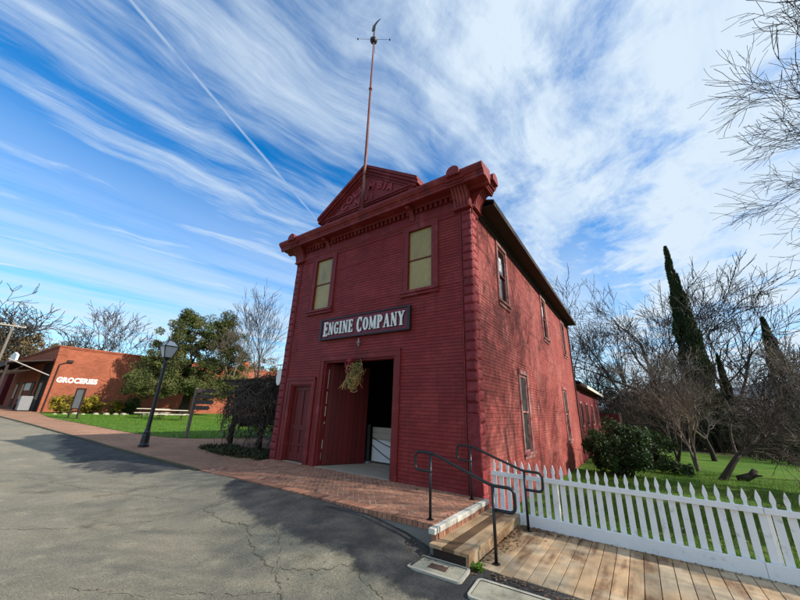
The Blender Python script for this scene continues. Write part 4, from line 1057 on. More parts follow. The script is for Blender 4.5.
ay_ = Vector((-.57, .82, 0)); wv_.tube([c_+Vector((0, 0, .06))-ay_*.5, c_+Vector((0, 0, .06))+ay_*.5], .008, 6)
wv_.build('compass_arm', M['gold'], wo)
wv_ = MB(); fn = lambda u, v, d: tuple(c_ + ax_*u + ay_*d + Vector((0, 0, v)))
wv_.tube([c_+Vector((0, 0, .15)), c_+Vector((0, 0, .55))], .012, 6); wv_.prism([(-.10, .50), (.02, .52), (.03, .85), (.12, 1.08), (.20, 1.22), (.06, 1.06), (-.04, .86), (-.09, .66)], fn, -.015, .015); wv_.build('vane', M['gold'], wo)

# oval board at the building's left corner
ov = thing('oval_board', (-7.02, .3, 2.4), 'white oval board hanging off the left corner of the firehouse', 'sign')
mb = MB(); mb.prism([(-7.12+.14*math.cos(2*PI*k/28), 2.40+.28*math.sin(2*PI*k/28)) for k in range(28)], lambda u, v, d: (u, d, v), .28, .32); mb.build('board', M['white'], ov, bevel=.008)
mb = MB(); mb.tube([(-6.57, .30, 2.80), (-7.30, .30, 2.80)], .015, 6); mb.tube([(-7.12, .30, 2.80), (-7.12, .30, 2.67)], .008, 6); mb.tube([(-6.57, .30, 2.55), (-6.9, .30, 2.80)], .010, 6); mb.build('bracket', M['black'], ov)

# ------------------------------------------------------------------ street: utility lids, litter, weed
def lid(x, y, lx, ly, ang, label, iron):
    z = road_z(x, y); t_ = thing('meter_box', (x, y, z), label, 'utility cover', 'concrete meter boxes in the gutter')
    gx_ = (road_z(x+.2, y)-road_z(x-.2, y))/.4; gy_ = (road_z(x, y+.15)-road_z(x, y-.15))/.3
    Mx = Matrix.Translation((x, y, z+.008)) @ Vector((-gx_, -gy_, 1)).to_track_quat('Z', 'Y').to_matrix().to_4x4() @ Matrix.Rotation(ang, 4, 'Z')
    mb = MB(); n = 6; out = []; inn = []
    def rr_(a, b, rad): return [(sx*(a-rad)+rad*math.cos(q), sy*(b-rad)+rad*math.sin(q)) for sx, sy, q0 in ((1, 1, 0), (-1, 1, PI/2), (-1, -1, PI), (1, -1, 1.5*PI)) for q in [q0+PI/2*k/n for k in range(n+1)]]
    o_, i_ = rr_(lx/2, ly/2, .06), rr_(lx/2-.035, ly/2-.035, .03); k = len(o_)
    vs = [Mx @ Vector((a, b, .016)) for a, b in o_] + [Mx @ Vector((a, b, .016)) for a, b in i_] + [Mx @ Vector((a, b, -.08)) for a, b in o_]
    mb.add(vs, [(q, (q+1) % k, k+(q+1) % k, k+q) for q in range(k)] + [(2*k+q, 2*k+(q+1) % k, (q+1) % k, q) for q in range(k)]); mb.build('frame', M['boxrim'], t_)
    mb = MB(); mb.prism(i_, lambda u, v, d: tuple(Mx @ Vector((u, v, d))), -.05, .008); mb.build('cover', M['concrete'], t_)
    if iron:
        mb = MB(); mb.box(-.115, -.055, .009, .115, .055, .013, 0, Mx); mb.build('reading_lid', M['rust'], t_, bevel=.002)
lid(.32, -2.30, .72, .36, R_(3), 'long pale concrete meter box with rusty iron inset beside the step', True)
lid(1.22, -2.42, .80, .40, R_(2), 'plain sandy concrete meter box in the gutter below the boardwalk edge', False)

def leaves_on(n, pick, smin, smax, seed, flat=.5):
    r = random.Random(seed); mb = MB()
    for k in range(n):
        p = pick(r)
        if p is None: continue
        x, y, z = p; s_ = r.uniform(smin, smax); Mx = Matrix.Translation((x, y, z + .006 + r.uniform(0, .012))) @ Matrix.Rotation(r.uniform(0, 6.3), 4, 'Z') @ Matrix.Rotation(r.gauss(0, flat), 4, 'X')
        tn = r.gauss(0, .3); c_ = s_*r.uniform(.1, .4)
        q = [Mx @ Vector(v) for v in ((-s_, 0, c_), (-s_*.3, -s_*.55, 0), (s_, 0, c_*.8), (-s_*.3, s_*.5, c_*.5))]
        mb.add(q, [(0, 1, 2), (0, 2, 3)], tn)
    return mb
def pk_deck(r):
    if r.random() < .6: x = .66 + abs(r.gauss(0, .10)); y = -.15 - abs(r.gauss(0, .75)); 
    else: x = .66 + abs(r.gauss(0, .45)); y = -.03 - abs(r.gauss(0, .16))
    return (x, y, -.30) if -1.9 < y < -.02 else None
stuff(leaves_on(420, pk_deck, .012, .034, 1).build('leaf_litter', M['litter'], fix=False), 'dead brown leaves gathered on the boardwalk under the step', 'leaves')
def pk_fence(r):
    x = r.uniform(.7, 6); y = -.03 - abs(r.gauss(0, .035)); return x, y, -.302
stuff(leaves_on(500, pk_fence, .006, .018, 2).build('leaf_litter', M['litter'], fix=False), 'fine dead leaf debris along the white fence baseboard', 'leaves')
def pk_gut(r):
    x = r.uniform(-.25, 3.2); y = -2.02 - abs(r.gauss(0, .09 if x > .7 else .16)); return x, y, road_z(x, y)
stuff(leaves_on(420, pk_gut, .008, .028, 3).build('leaf_litter', M['litter'], fix=False), 'brown leaf litter in the gutter around the utility lids', 'leaves')
def pk_road(r):
    x = r.uniform(-9, 3); y = -2.1 - abs(r.gauss(0, 1.8)); return (x, y, road_z(x, y)) if y > -6 else None
def pk_lawn(r):
    x, y = r.uniform(.3, 8), .1 + 13*r.random()**1.3; return x, y, gz(x, y) + .05
stuff(leaves_on(900, pk_lawn, .02, .05, 5).build('leaf_litter', M['litter'], fix=False), 'dead leaves scattered over the lawn behind the picket fence', 'leaves')
stuff(leaves_on(110, pk_road, .006, .02, 4).build('leaf_litter', M['litter'], fix=False), 'scattered small dead leaves on the worn road', 'leaves')
wd = MB(); r = random.Random(14)
for k in range(90):
    a = r.uniform(0, 6.3); L_ = r.uniform(.03, .085); x, y = .74 + r.gauss(0, .03), -2.06 + r.gauss(0, .02); z = road_z(.74, -2.06) - .01
    mid_ = Vector((x+math.cos(a)*L_*.5, y+math.sin(a)*L_*.5, z+L_*.9)); e = Vector((x+math.cos(a)*L_*1.2, y+math.sin(a)*L_*1.2, z+L_)); s_ = Vector((-math.sin(a), math.cos(a), 0))*.008
    wd.add([(x, y, z), mid_-s_, e, mid_+s_], [(0, 1, 2, 3)], r.gauss(0, .2))
tag(wd.build('weed', M['grassblade'], loc=(.74, -2.06, -.42), fix=False), 'small bright green weed growing under the end of the wooden step', 'weed')

# ------------------------------------------------------------------ street lamp
LX, LY = -12.48, -1.22; lz = gz(LX, LY)
lp = thing('street_lamp', (LX, LY, lz), 'black cast iron street lamp with four sided lantern on the brick sidewalk', 'street lamp')
mb = MB(); mb.lathe([(.165, 0), (.165, .09), (.14, .13), (.125, .40), (.115, .46), (.125, .50), (.09, .56)], (LX, LY, lz), 8); mb.build('base', M['lampblack'], lp)
mb = MB(); mb.lathe([(.085, .55), (.08, .62), (.072, .66), (.062, 1.9), (.058, 2.95), (.07, 2.98), (.07, 3.03), (.05, 3.06), (.045, 3.16), (.10, 3.20), (.10, 3.23), (.04, 3.25)], (LX, LY, lz), 12); mb.tube([(LX-.28, LY, lz+2.86), (LX+.28, LY, lz+2.86)], .014, 6); mb.build('shaft', M['lampblack'], lp)
ln = MB(); z0 = lz+3.26; cr_ = lambda h_, w_: [(LX+sx*w_, LY+sy*w_, z0+h_) for sx, sy in ((-1, -1), (1, -1), (1, 1), (-1, 1))]
lo, hi_, tp = cr_(0, .13), cr_(.44, .25), cr_(.66, .09)
for i in range(4):
    ln.tube([lo[i], hi_[i]], .018, 6); ln.tube([hi_[i], hi_[(i+1) % 4]], .022, 6); ln.tube([lo[i], lo[(i+1) % 4]], .018, 6); ln.tube([hi_[i], tp[i]], .018, 6); ln.tube([tp[i], tp[(i+1) % 4]], .02, 6)
ln.box(LX-.10, LY-.10, z0+.64, LX+.10, LY+.10, z0+.68); ln.lathe([(.08, 0), (.05, .05), (.02, .07), (.03, .10), (.005, .15)], (LX, LY, z0+.68), 10); ln.box(LX-.13, LY-.13, z0-.02, LX+.13, LY+.13, z0)
lno = ln.build('lantern', M['lampblack'], lp)
for i in range(4):
    j = (i+1) % 4; mb = MB(); mb.poly([lo[i], lo[j], hi_[j], hi_[i]]); mb.build('glass', M['lampglass'], lno, fix=False)
    mb = MB(); mb.poly([hi_[i], hi_[j], tp[j], tp[i]]); mb.build('glass', M['lampglass'], lno, fix=False)

# direction post
SX_, SY_ = -14.77, 1.19; sz = gz(SX_, SY_)
dpst = thing('direction_post', (SX_, SY_, sz), 'weathered wooden post with four dark direction boards at the lawn edge', 'signpost')
mb = MB(); mb.box(SX_-.06, SY_-.06, sz-.1, SX_+.06, SY_+.06, sz+2.25); mb.build('post', M['greywood'], dpst, bevel=.01)
M['boardbrown'] = mat('dark brown direction board', (.055, .042, .036), .7, .15, 5, (4, 4, 1), second=(.11, .10, .09), sscale=6, slo=.5, shi=.62)
Dn = Matrix.Translation((SX_, SY_, sz)) @ Matrix.Rotation(R_(35), 4, 'Z')
for k, z in enumerate((2.02, 1.76, 1.50, 1.24)):
    mb = MB(); L_ = (.86, .80, .84, .70)[k]; mb.prism([(.07, z), (.07+L_, z+.01), (.16+L_, z+.10), (.07+L_, z+.19), (.07, z+.19)], lambda u, v, d: tuple(Dn @ Vector((u, d, v))), -.10, -.065); mb.build('direction_board', M['boardbrown'], dpst)

# picnic tables
def picnic(loc, rz, label):
    root = thing('picnic_table', (0, 0, 0), label, 'picnic table', 'picnic tables on the lawn'); L_ = 1.05
    mb = MB(); [mb.box(-L_, -.36+k*.146, .72, L_, -.36+k*.146+.138, .76, .05*math.sin(k*3)) for k in range(5)]; mb.build('tabletop', M['tablewood'], root)
    for s in (-1, 1):
        mb = MB(); [mb.box(-L_, s*.68-.135+k*.14, .43, L_, s*.68-.135+k*.14+.13, .47) for k in range(2)]; mb.build('bench_seat', M['tablewood'], root)
        mb = MB(); x = s*.72
        mb.box(x-.02, -.36, .63, x+.02, .36, .72); mb.box(x+.022, -.78, .36, x+.06, .78, .43)
        for q in (-1, 1): mb.prism([(q*.18, .70), (q*.27, .70), (q*.62, 0), (q*.53, 0)], lambda u, v, d: (d, u, v), x-.06, x-.022)
        mb.build('leg_frame', M['darkwood'], root)
    root.location = loc; root.rotation_euler = (0, 0, rz); return root
picnic((-28.9, 4.6, gz(-28.9, 4.6)), R_(62), 'pale wooden picnic table half hidden behind the street lamp shaft')
picnic((-26.6, 5.0, gz(-26.6, 5)), R_(62), 'pale wooden picnic table on the lawn before the big tree trunk')

# ------------------------------------------------------------------ vegetation generators
def rand_dir(r):
    z = r.uniform(-1, 1); a = r.uniform(0, 2*PI); s = math.sqrt(1-z*z); return Vector((s*math.cos(a), s*math.sin(a), z))
def grow(mb, p, d, length, rad, level, r, opt):
    n = 5 if level >= 2 else (4 if level == 1 else 3); sides = 7 if rad > .12 else (5 if rad > .03 else 3)
    pts = [p.copy()]; rs = [rad]; dirs = [d.copy()]; cur = p.copy(); dd = d.copy()
    tip = opt.get('tip', .45) if level > 0 else .3
    for k in range(n):
        dd = (dd + rand_dir(r)*opt['wob'] + Vector((0, 0, opt['up'] if level > 0 else opt.get('tipup', opt['up'])))).normalized()
        cur = cur + dd*(length/n); pts.append(cur.copy()); rs.append(max(opt['minr'], rad*(1-(1-tip)*(k+1)/n))); dirs.append(dd.copy())
    mb.tube(pts, rs, sides, False, r.gauss(0, .08))
    opt.setdefault('tips', []).append((cur.copy(), level))
    if level == 0: return
    nb = opt['nb'][min(level, len(opt['nb'])-1)]
    for k in range(nb):
        s_ = r.uniform(opt.get('s0', .3), 1.0) if k < nb-1 else 1.0
        f = s_*n; i = min(int(f), n-1); q = pts[i].lerp(pts[i+1], f-i); dr = dirs[min(i+1, n)]
        side = (rand_dir(r)); side = (side - dr*side.dot(dr)).normalized(); an = r.gauss(opt['ang'], .15) * (1 if k < nb-1 else .5)
        nd = (dr*math.cos(an) + side*math.sin(an)).normalized(); rr_ = rs[i]*r.uniform(.5, .75)
        if rr_ < opt['minr']: rr_ = opt['minr']
        grow(mb, q, nd, length*r.uniform(*opt['len']), rr_, level-1, r, opt)
def bare_tree(name, base, height, rad, label, seed, levels=4, ang=.65, wob=.16, up=.05, nb=(0, 4, 4, 4, 4), ln=(.55, .8), minr=.012, trunkfrac=.3, bark='bark', twig='twigs', lean=(0, 0), stems=1, group=None, s0=.3, tipup=.03, spread=.5):
    r = random.Random(seed); tr = thing(name, base, label, 'tree', group)
    mt = MB(); mc = MB(); opt = dict(wob=wob, up=up, nb=nb, ang=ang, len=ln, minr=minr, s0=s0, tipup=tipup)
    b = Vector(base)
    for s in range(stems):
        d = Vector((lean[0] + (r.gauss(0, .25) if stems > 1 else 0), lean[1] + (r.gauss(0, .25) if stems > 1 else 0), 1)).normalized()
        L_ = height*trunkfrac; pts = [b - Vector((0, 0, .2))]; cur = b.copy(); dd = d.copy(); rs = [rad*1.35]
        for k in range(5):
            pts.append(cur.copy()); rs.append(rad*(1.15-.35*k/4) if k else rad*1.2); dd = (dd + rand_dir(r)*.07 + Vector((lean[0]*.1, lean[1]*.1, 0))).normalized(); cur = cur + dd*L_/5
        pts.append(cur.copy()); rs.append(rad*.72); mt.tube(pts, rs, 9, True)
        nm = r.choice((3, 4, 4, 5)) if levels > 2 else 3
        a0 = r.uniform(0, 6.3)
        for k in range(nm):
            a = a0 + 2*PI*k/nm + r.gauss(0, .3); e = r.uniform(.25, 1.0)*spread*1.6 if k else .1
            nd = (dd + Vector((math.cos(a), math.sin(a), 0))*e).normalized()
            grow(mc, cur - dd*L_*r.uniform(0, .25), nd, height*(1-trunkfrac)*r.uniform(.42, .56), rad*r.uniform(.42, .62), levels, r, opt)
    mt.build('trunk', M[bark], tr, smooth=True, fix=False); mc.build('crown', M[twig], tr, fix=False)
    return tr, opt['tips']
def leafcloud(centres, n, size, r, squash=1., face=None, tone=.28):
    vs = []; fs = []; tn = []
    for k in range(n):
        c, R3, ct = r.choice(centres); p = rand_dir(r) * (R3 * r.random()**.45); p.z *= squash; p = c + p
        nrm = (rand_dir(r) + Vector((0, 0, .5))).normalized(); a = nrm.orthogonal().normalized(); b = nrm.cross(a); q = r.uniform(0, 6.3); a2 = a*math.cos(q)+b*math.sin(q); b2 = nrm.cross(a2)
        s_ = size*r.uniform(.6, 1.4); i = len(vs)
        vs += [tuple(p - a2*s_), tuple(p - b2*s_*.45), tuple(p + a2*s_), tuple(p + b2*s_*.45)]; fs.append((i, i+1, i+2, i+3)); tn.append(ct + r.gauss(0, tone*.6))
    mb = MB(); mb.v = vs; mb.f = fs; mb.t = tn; mb.m = [0]*len(fs); return mb
def clumps(c, rx, ry, rz, n, rc, r, shell=.55):
    o = []
    for k in range(n):
        d = rand_dir(r); q = (shell + (1-shell)*r.random()) if r.random() < .8 else r.random()*shell
        o.append((Vector(c) + Vector((d.x*rx*q, d.y*ry*q, d.z*rz*q)), rc*r.uniform(.6, 1.3), r.gauss(0, .16)))
    return o
def shrub(name, base, rx, ry, h_, n, size, mt, label, seed, cat='bush', group=None, nc=40, rc=.22):
    r = random.Random(seed); t_ = thing(name, base, label, cat, group); b = Vector(base)
    mb = MB()
    for k in range(14): grow(mb, b + Vector((r.gauss(0, rx*.15), r.gauss(0, ry*.15), 0)), (Vector((r.gauss(0, .5), r.gauss(0, .5), 1))).normalized(), h_*.55, h_*.018, 2, r, dict(wob=.2, up=.04, nb=(0, 3, 3), ang=.6, len=(.5, .7), minr=.004))
    mb.build('stems', M['darkbark'], t_, fix=False)
    cl = clumps((b.x, b.y, b.z + h_*.5), rx*.86, ry*.86, h_*.48, nc, rc*h_, r, .6)
    leafcloud(cl, n, size, r, .9).build('leaves', M[mt], t_, fix=False); return t_

# the big evergreen on the lawn
OX, OY = -34.2, 8.9; oz = gz(OX, OY); r = random.Random(21)
ok = thing('evergreen_tree', (OX, OY, oz), 'big olive green evergreen tree with dense crown on the lawn before the brick store', 'tree')
mb = MB(); mb.tube([(OX, OY, oz-.3), (OX, OY, oz+.2), (OX+.1, OY+.1, oz+1.2), (OX-.1, OY+.2, oz+2.6), (OX+.1, OY+.2, oz+4.6)], [.62, .48, .38, .34, .24], 10); mb.build('trunk', M['darkbark'], ok, smooth=True, fix=False)
mb = MB(); opt = dict(wob=.18, up=.05, nb=(0, 3, 3, 3), ang=.6, len=(.5, .7), minr=.02)
for k in range(8):
    a = 2*PI*k/8 + r.gauss(0, .2); grow(mb, Vector((OX, OY, oz+2.2+r.uniform(0, 2))), Vector((math.cos(a), math.sin(a), r.uniform(.35, 1.2))).normalized(), 3.0, .16, 2, r, opt)
mb.build('limbs', M['darkbark'], ok, fix=False)
cl = []
for (dx, dy, dz_, rx_, ry_, rz2, n_) in ((-1.2, -2.3, 5.2, 2.2, 2.2, 2.3, 50), (.6, .3, 7.9, 2.3, 2.3, 2.5, 54), (1.0, 2.5, 6.8, 2.2, 2.2, 2.7, 54), (.3, -.6, 4.3, 3.0, 3.4, 1.9, 56), (-.8, -3.6, 3.2, 1.7, 1.7, 1.6, 34), (1.0, 3.5, 4.3, 1.9, 1.9, 2.2, 40), (.2, -2.0, 7.4, 1.9, 1.8, 2.1, 36), (.8, 1.9, 9.6, 1.2, 1.2, 1.4, 22), (.4, -1.3, 9.4, 1.1, 1.0, 1.3, 18), (1.6, -2.6, 2.8, 1.5, 1.7, 1.2, 26), (1.8, 2.6, 3.0, 1.5, 1.6, 1.1, 22), (1.9, -4.3, 2.6, 1.2, 1.1, 1.0, 14), (1.4, -.4, 2.6, 2.0, 2.2, .9, 36), (1.8, 1.4, 2.3, 1.4, 1.6, .8, 22)):
    cl += clumps((OX+dx, OY+dy, oz+dz_), rx_, ry_, rz2, n_, .55, r, .45)
leafcloud(cl, 105000, .085, r, .85).build('crown', M['oakleaf'], ok, fix=False)

# shrubs along the store wall
shrub('shrub', (-36.6, .75, gz(-36.6, 0)), 1.0, .9, 1.5, 2600, .09, 'yellow', 'yellow green shrub left of the notice stand by the brick wall', 31, group='shrubs along the brick store wall')
shrub('shrub', (-36.9, 2.6, gz(-37, 0)), 1.0, 1.0, 1.6, 2600, .09, 'yellow', 'bright yellow shrub right of the notice stand under the painted lettering', 32, group='shrubs along the brick store wall')
shrub('shrub', (-36.0, 4.1, gz(-36, 0)), .7, .7, 1.25, 1800, .08, 'yellow', 'small yellowish shrub beside the dark round bush', 33, group='shrubs along the brick store wall')
shrub('shrub', (-36.0, 5.2, gz(-36, 0)), .9, .9, 1.5, 2600, .08, 'bush', 'dark green round bush at the foot of the brick wall', 34, group='shrubs along the brick store wall')
shrub('shrub', (-22.6, 11.0, gz(-22, 0)), 1.2, 1.2, 2.2, 3000, .09, 'yellow', 'loose yellow green shrub behind the direction post', 35)
r = random.Random(41)
for k in range(16):
    y = .1 + k*.62 + r.gauss(0, .12); x = -34.6 + r.gauss(0, .4) + .1*k*.3; mb = MB(); s_ = r.uniform(.12, .26)
    mb.lathe([(s_*.8, -.05), (s_, s_*.25), (s_*.75, s_*.6), (s_*.25, s_*.78)], (x, y, gz(x, y)), 7, r.gauss(0, .1))
    tag(mb.build('border_stone', M['concrete'], loc=(x, y, gz(x, y))), 'pale border stone in the row between lawn and shrubs', 'stone', 'border stones along the shrub bed')

# notice stand
NX, NY = -28.8, -.05; nz = gz(NX, NY); ns = thing('notice_stand', (NX, NY, nz), 'dark framed notice stand with grey panel at the corner of the lawn', 'notice board')
Nm = Matrix.Translation((NX, NY, nz)) @ Matrix.Rotation(R_(40), 4, 'Z')
mb = MB(); [mb.box(x-.035, -.04, -.1, x+.035, .04, 2.0, 0, Nm) for x in (-.27, .27)]; mb.box(-.235, -.036, 1.92, .235, .036, 2.0, 0, Nm); mb.box(-.235, -.036, .62, .235, .036, .69, 0, Nm); mb.box(-.33, -.25, -.02, -.235, .25, .07, 0, Nm); mb.box(.235, -.25, -.02, .33, .25, .07, 0, Nm); mb.build('frame', M['darkwood'], ns)
mb = MB(); mb.box(-.232, -.015, .695, .232, .015, 1.915, 0, Nm); mb.build('panel', M['noticegrey'], ns)

# ------------------------------------------------------------------ brick store
WXs = -39.5; wz = .2
bs = thing('brick_store', (-46, 12, wz), 'single storey orange brick store with GROCERIES painted on its side wall', 'building')
mb = MB(); mb.box(-60, -.20, -.3, -39.5, 30, 5.75); wl = mb.build('wall', M['storebrick'], bs)
mb = MB(); mb.box(-60.05, -.26, 5.755, -39.44, 30, 5.87, .1); mb.box(-60.1, -.32, 5.873, -39.38, 30.05, 5.97, .15); mb.box(-39.50, -.24, 5.15, -39.46, .45, 5.753); mb.box(-39.7, 17.0, 5.975, -39.42, 18.1, 6.9); mb.build('coping', M['storebrick'], bs)
mb = MB(); mb.box(-59.9, -.205, .25, -39.55, -.201, 5.7); mb.build('front_face', M['storebrickf'], bs)
mb = MB(); mb.box(-43.6, -.222, .22, -39.75, -.207, 4.5); mb.build('shaded_front_panel', M['interior'], bs)  # near-black panel over the brick, its colour deepens the shade under the canopy
for k, x in enumerate((-41.7, -45.6, -50.5, -54.5)):
    mb = MB(); mb.box(x-.75, -.25, .25, x+.75, -.224, 2.9); dw = mb.build('shop_door', M['darkwood'], bs); 
    mb = MB(); mb.box(x-.6, -.26, 1.2, x+.6, -.252, 2.7); mb.build('pane', M['pane'], dw)
dp = MB(); dp.tube([(-39.42, .75, 4.6), (-39.42, .12, 4.3), (-39.42, .05, .2)], .05, 8); dp.box(-39.5, .55, 4.55, -39.3, .95, 4.75); dp.build('drainpipe', M['darkwood'], bs)
Gm = Matrix.Translation((-39.485, 1.68, 2.97)) @ Matrix.Rotation(PI/2, 4, 'Z') @ Matrix.Rotation(PI/2, 4, 'X')
M['paintwhite'] = mat('painted white lettering', (.72, .72, .70), .7, .08, 6)
text_mesh('lettering', 'GROCERIES', .60, .004, M['paintwhite'], Gm @ Matrix.Diagonal((.86, 1, 1, 1)), bs, .030, 0, 0, 1.06)
# canopy over the pavement in front of the store
cn = MB(); cn.prism([(-.21, 4.62), (-2.9, 4.12), (-2.9, 4.23), (-.21, 4.74)], lambda u, v, d: (d, u, v), -59, -39.9); cno = cn.build('canopy', M['darkwood'], bs)
cn = MB(); cn.box(-59.05, -3.0, 3.86, -39.85, -2.905, 4.25); cn.build('fascia', M['darkwood'], cno)
cn = MB(); cn.prism([(-1.2, 3.72), (-2.85, 3.42), (-2.85, 3.50), (-1.2, 3.80)], lambda u, v, d: (d, u, v), -58.9, -42.0); cn.build('lit_canopy_strip', M['canvas'], cno)  # pale strip coloured as the lit underside of the canopy
for x in (-40.3, -44.5, -49, -53.5, -58):
    cn = MB(); z = gz(x, -2.8); cn.box(x-.08, -2.88, z-.1, x+.08, -2.72, 4.05); cn.tube([(x, -2.8, 3.1), (x, -1.7, 4.2)], .05, 6); cn.build('canopy_post', M['darkwood'], bs)
cn = MB(); cn.tube([(-39.95, -2.95, 4.45), (-39.7, -.25, 3.3)], .045, 6); cn.build('brace', M['canvas'], bs)
ss_ = thing('shop_signboard', (-46, -2.2, 4.3), 'pale board with dark red end standing on top of the store canopy', 'sign')
mb = MB(); mb.prism([(-45.6, 4.45), (-41.6, 4.45), (-41.6, 4.95), (-43.6, 5.3), (-45.6, 5.1)], lambda u, v, d: (u, d, v), -2.4, -2.25); mb.build('board', M['white'], ss_); mb = MB(); mb.box(-46.3, -2.4, 4.4, -45.62, -2.25, 5.1); mb.build('end_panel', M['redrear'], ss_)
wsn = thing('wall_notice', (-46.9, -.3, 2.2), 'white oblong notice on the shaded store front under the canopy', 'sign')
mb = MB(); mb.box(-49.2, -.29, 2.05, -46.3, -.25, 2.75); mb.build('board', M['white'], wsn)
fz_ = thing('white_cabinet', (-40.8, -1.0, gz(-40.8, -1)), 'white waist high cabinet standing at the corner of the store front', 'cabinet')
z = gz(-40.8, -1); mb = MB(); mb.box(-41.35, -1.3, z+.08, -40.35, -.6, z+1.25); mb.build('body', M['cabinet'], fz_, bevel=.03); mb = MB(); mb.box(-41.3, -1.25, z, -40.4, -.65, z+.08); mb.build('plinth', M['black'], fz_); mb = MB(); mb.box(-41.3, -1.325, z+.6, -40.4, -1.302, z+1.2); mb.build('door', M['cabinet'], fz_)
bn_ = thing('porch_bench', (-44.5, -.8, gz(-44, 0)), 'dark slatted bench against the store front under the canopy', 'bench')
z = gz(-44.5, 0); mb = MB(); mb.box(-45.3, -1.0, z+.42, -43.7, -.55, z+.47); mb.build('seat', M['darkwood'], bn_); mb = MB(); mb.box(-45.3, -.54, z+.5, -43.7, -.5, z+.95); mb.build('backrest', M['darkwood'], bn_); mb = MB(); [mb.box(x-.04, -.98, z, x+.04, -.52, z+.42) for x in (-45.2, -43.8)]; mb.build('leg', M['darkwood'], bn_)
# further shop
fs_ = thing('far_shop', (-68, 4, .4), 'low brown shop building beyond the brick store at the street end', 'building')
mb = MB(); mb.box(-76, -.6, .0, -61, 8, 4.2); mb.build('wall', M['redrear'], fs_); mb = MB(); mb.prism([(-1.2, 4.2), (8.4, 4.2), (3.6, 6.6)], lambda u, v, d: (d, u, v), -76.3, -60.7); mb.build('roof', M['greyroof'], fs_)

# utility pole
b = at(3, 390, 62); tp_ = at(15, 322, 62); ux = tp_.x; uy = tp_.y
up_ = thing('utility_pole', (ux, uy, .4), 'grey wooden utility pole with crossarm beyond the store canopy', 'utility pole')
mb = MB(); mb.tube([(ux, uy, .2), (ux, uy, tp_.z)], [.17, .11], 8); mb.build('pole', M['greywood'], up_, smooth=True); mb = MB(); mb.box(ux-.3, uy-1.1, tp_.z-.55, ux+.1, uy+1.1, tp_.z-.42); [mb.lathe([(.05, 0), (.06, .08), (.02, .16)], (ux-.1, uy+q, tp_.z-.42), 6) for q in (-1, -.4, .4, 1)]; mb.build('crossarm', M['canvas'], up_)

# vine arbor
ab = thing('vine_arbor', (-9.8, 2.2, -.14), 'wooden arbor smothered in dark leafless vine beside the firehouse', 'arbor')
for x, y in ((-11.15, 1.28), (-8.97, 1.18), (-11.3, 3.5), (-8.3, 3.4)):
    mb = MB(); z = gz(x, y); mb.tube([(x, y, z-.1), (x, y, 2.25)], .085, 8); [mb.tube([(x+.12*math.cos(q*2.1+k*2), y+.12*math.sin(q*2.1+k*2), z-.05+q*.33) for q in range(8)], [.05-.003*q for q in range(8)], 6) for k in range(2)]; mb.build('post', M['vine'], ab, smooth=True)
mb = MB(); [mb.box(-12.0, y-.06, 2.25, -6.9, y+.06, 2.38) for y in (1.25, 3.45)]; [mb.box(x-.04, .8, 2.381, x+.04, 3.9, 2.46) for x in frange(-11.8, -7.1, 9)]; mb.build('beam', M['vine'], ab)
mb = MB(); r = random.Random(77)
for k in range(4600):
    d0 = rand_dir(r); d0.z = abs(d0.z); q = .72 + .34*r.random() if r.random() < .8 else r.uniform(.3, .8)
    x = -9.35 + d0.x*2.75*q; y = 2.25 + d0.y*1.75*q; z = 1.35 + d0.z*1.45*q
    if x > -6.75: continue
    if r.random() < .38: z -= r.uniform(0, 1.15)
    if 0 < (x+10.7) < 1.5 and z < 1.25 and y < 2: continue
    if z < .15: continue
    p = Vector((x, y, z)); tang = d0.cross(rand_dir(r)).normalized(); d = (tang + Vector((0, 0, -.75)) + d0*.25).normalized(); L_ = r.uniform(.25, .85); bend = d0*.22*L_
    mb.tube([p, p+d*L_*.5+bend, p+d*L_+Vector((0, 0, -.18*L_))], [.012, .010, .005], 3, False, r.gauss(0, .4))
mb.build('vine', M['vine'], ab, fix=False)
mb = leafcloud([(Vector((r.uniform(-11.7, -7.0), r.uniform(.8, 3.7), r.uniform(1.5, 2.5))), .4, r.gauss(0, .2)) for k in range(60)], 3800, .05, r, .6); mb.build('dead_leaves', M['vine'], ab, fix=False)
r = random.Random(78); cl = []
for k in range(150):
    x = r.uniform(-10.8, -6.75); y = interp(x, [-10.8, -9, -6.75], [.1, -.2, .3]) + r.random()*interp(x, [-10.8, -6.75], [.9, 1.6]); cl.append((Vector((x, y, gz(x, y)+.06)), .22, r.gauss(0, .2)))
stuff(leafcloud(cl, 9000, .045, r, .5).build('ground_ivy', M['ivy'], fix=False), 'dark ivy and leaf bed at the foot of the vine arbor', 'ground cover')
# old wagon behind the arbor
wg = thing('wagon', (-14.0, 4.2, -.1), 'old dark wooden wagon with spoked wheels behind the vine arbor', 'wagon')
def wheel(cx, cy, cz, R3, ang):
    mb = MB(); u_ = Vector((math.cos(ang), math.sin(ang), 0)); c = Vector((cx, cy, cz)); mb.tube([c + u_*R3*math.cos(2*PI*k/24) + Vector((0, 0, R3*math.sin(2*PI*k/24))) for k in range(25)], .035, 6, False)
    for k in range(10): mb.tube([c, c + u_*R3*math.cos(2*PI*k/10+.2) + Vector((0, 0, R3*math.sin(2*PI*k/10+.2)))], .02, 5)
    ax2 = Vector((-u_.y, u_.x, 0)); mb.tube([c-ax2*.12, c+ax2*.12], .08, 8); mb.build('wheel', M['greywood'], wg)
for cx, cy, R3 in ((-14.4, 3.0, .52), (-14.1, 4.3, .52), (-12.2, 3.9, .45), (-11.9, 5.1, .45)): wheel(cx, cy, gz(cx, cy)+R3, R3, R_(22))
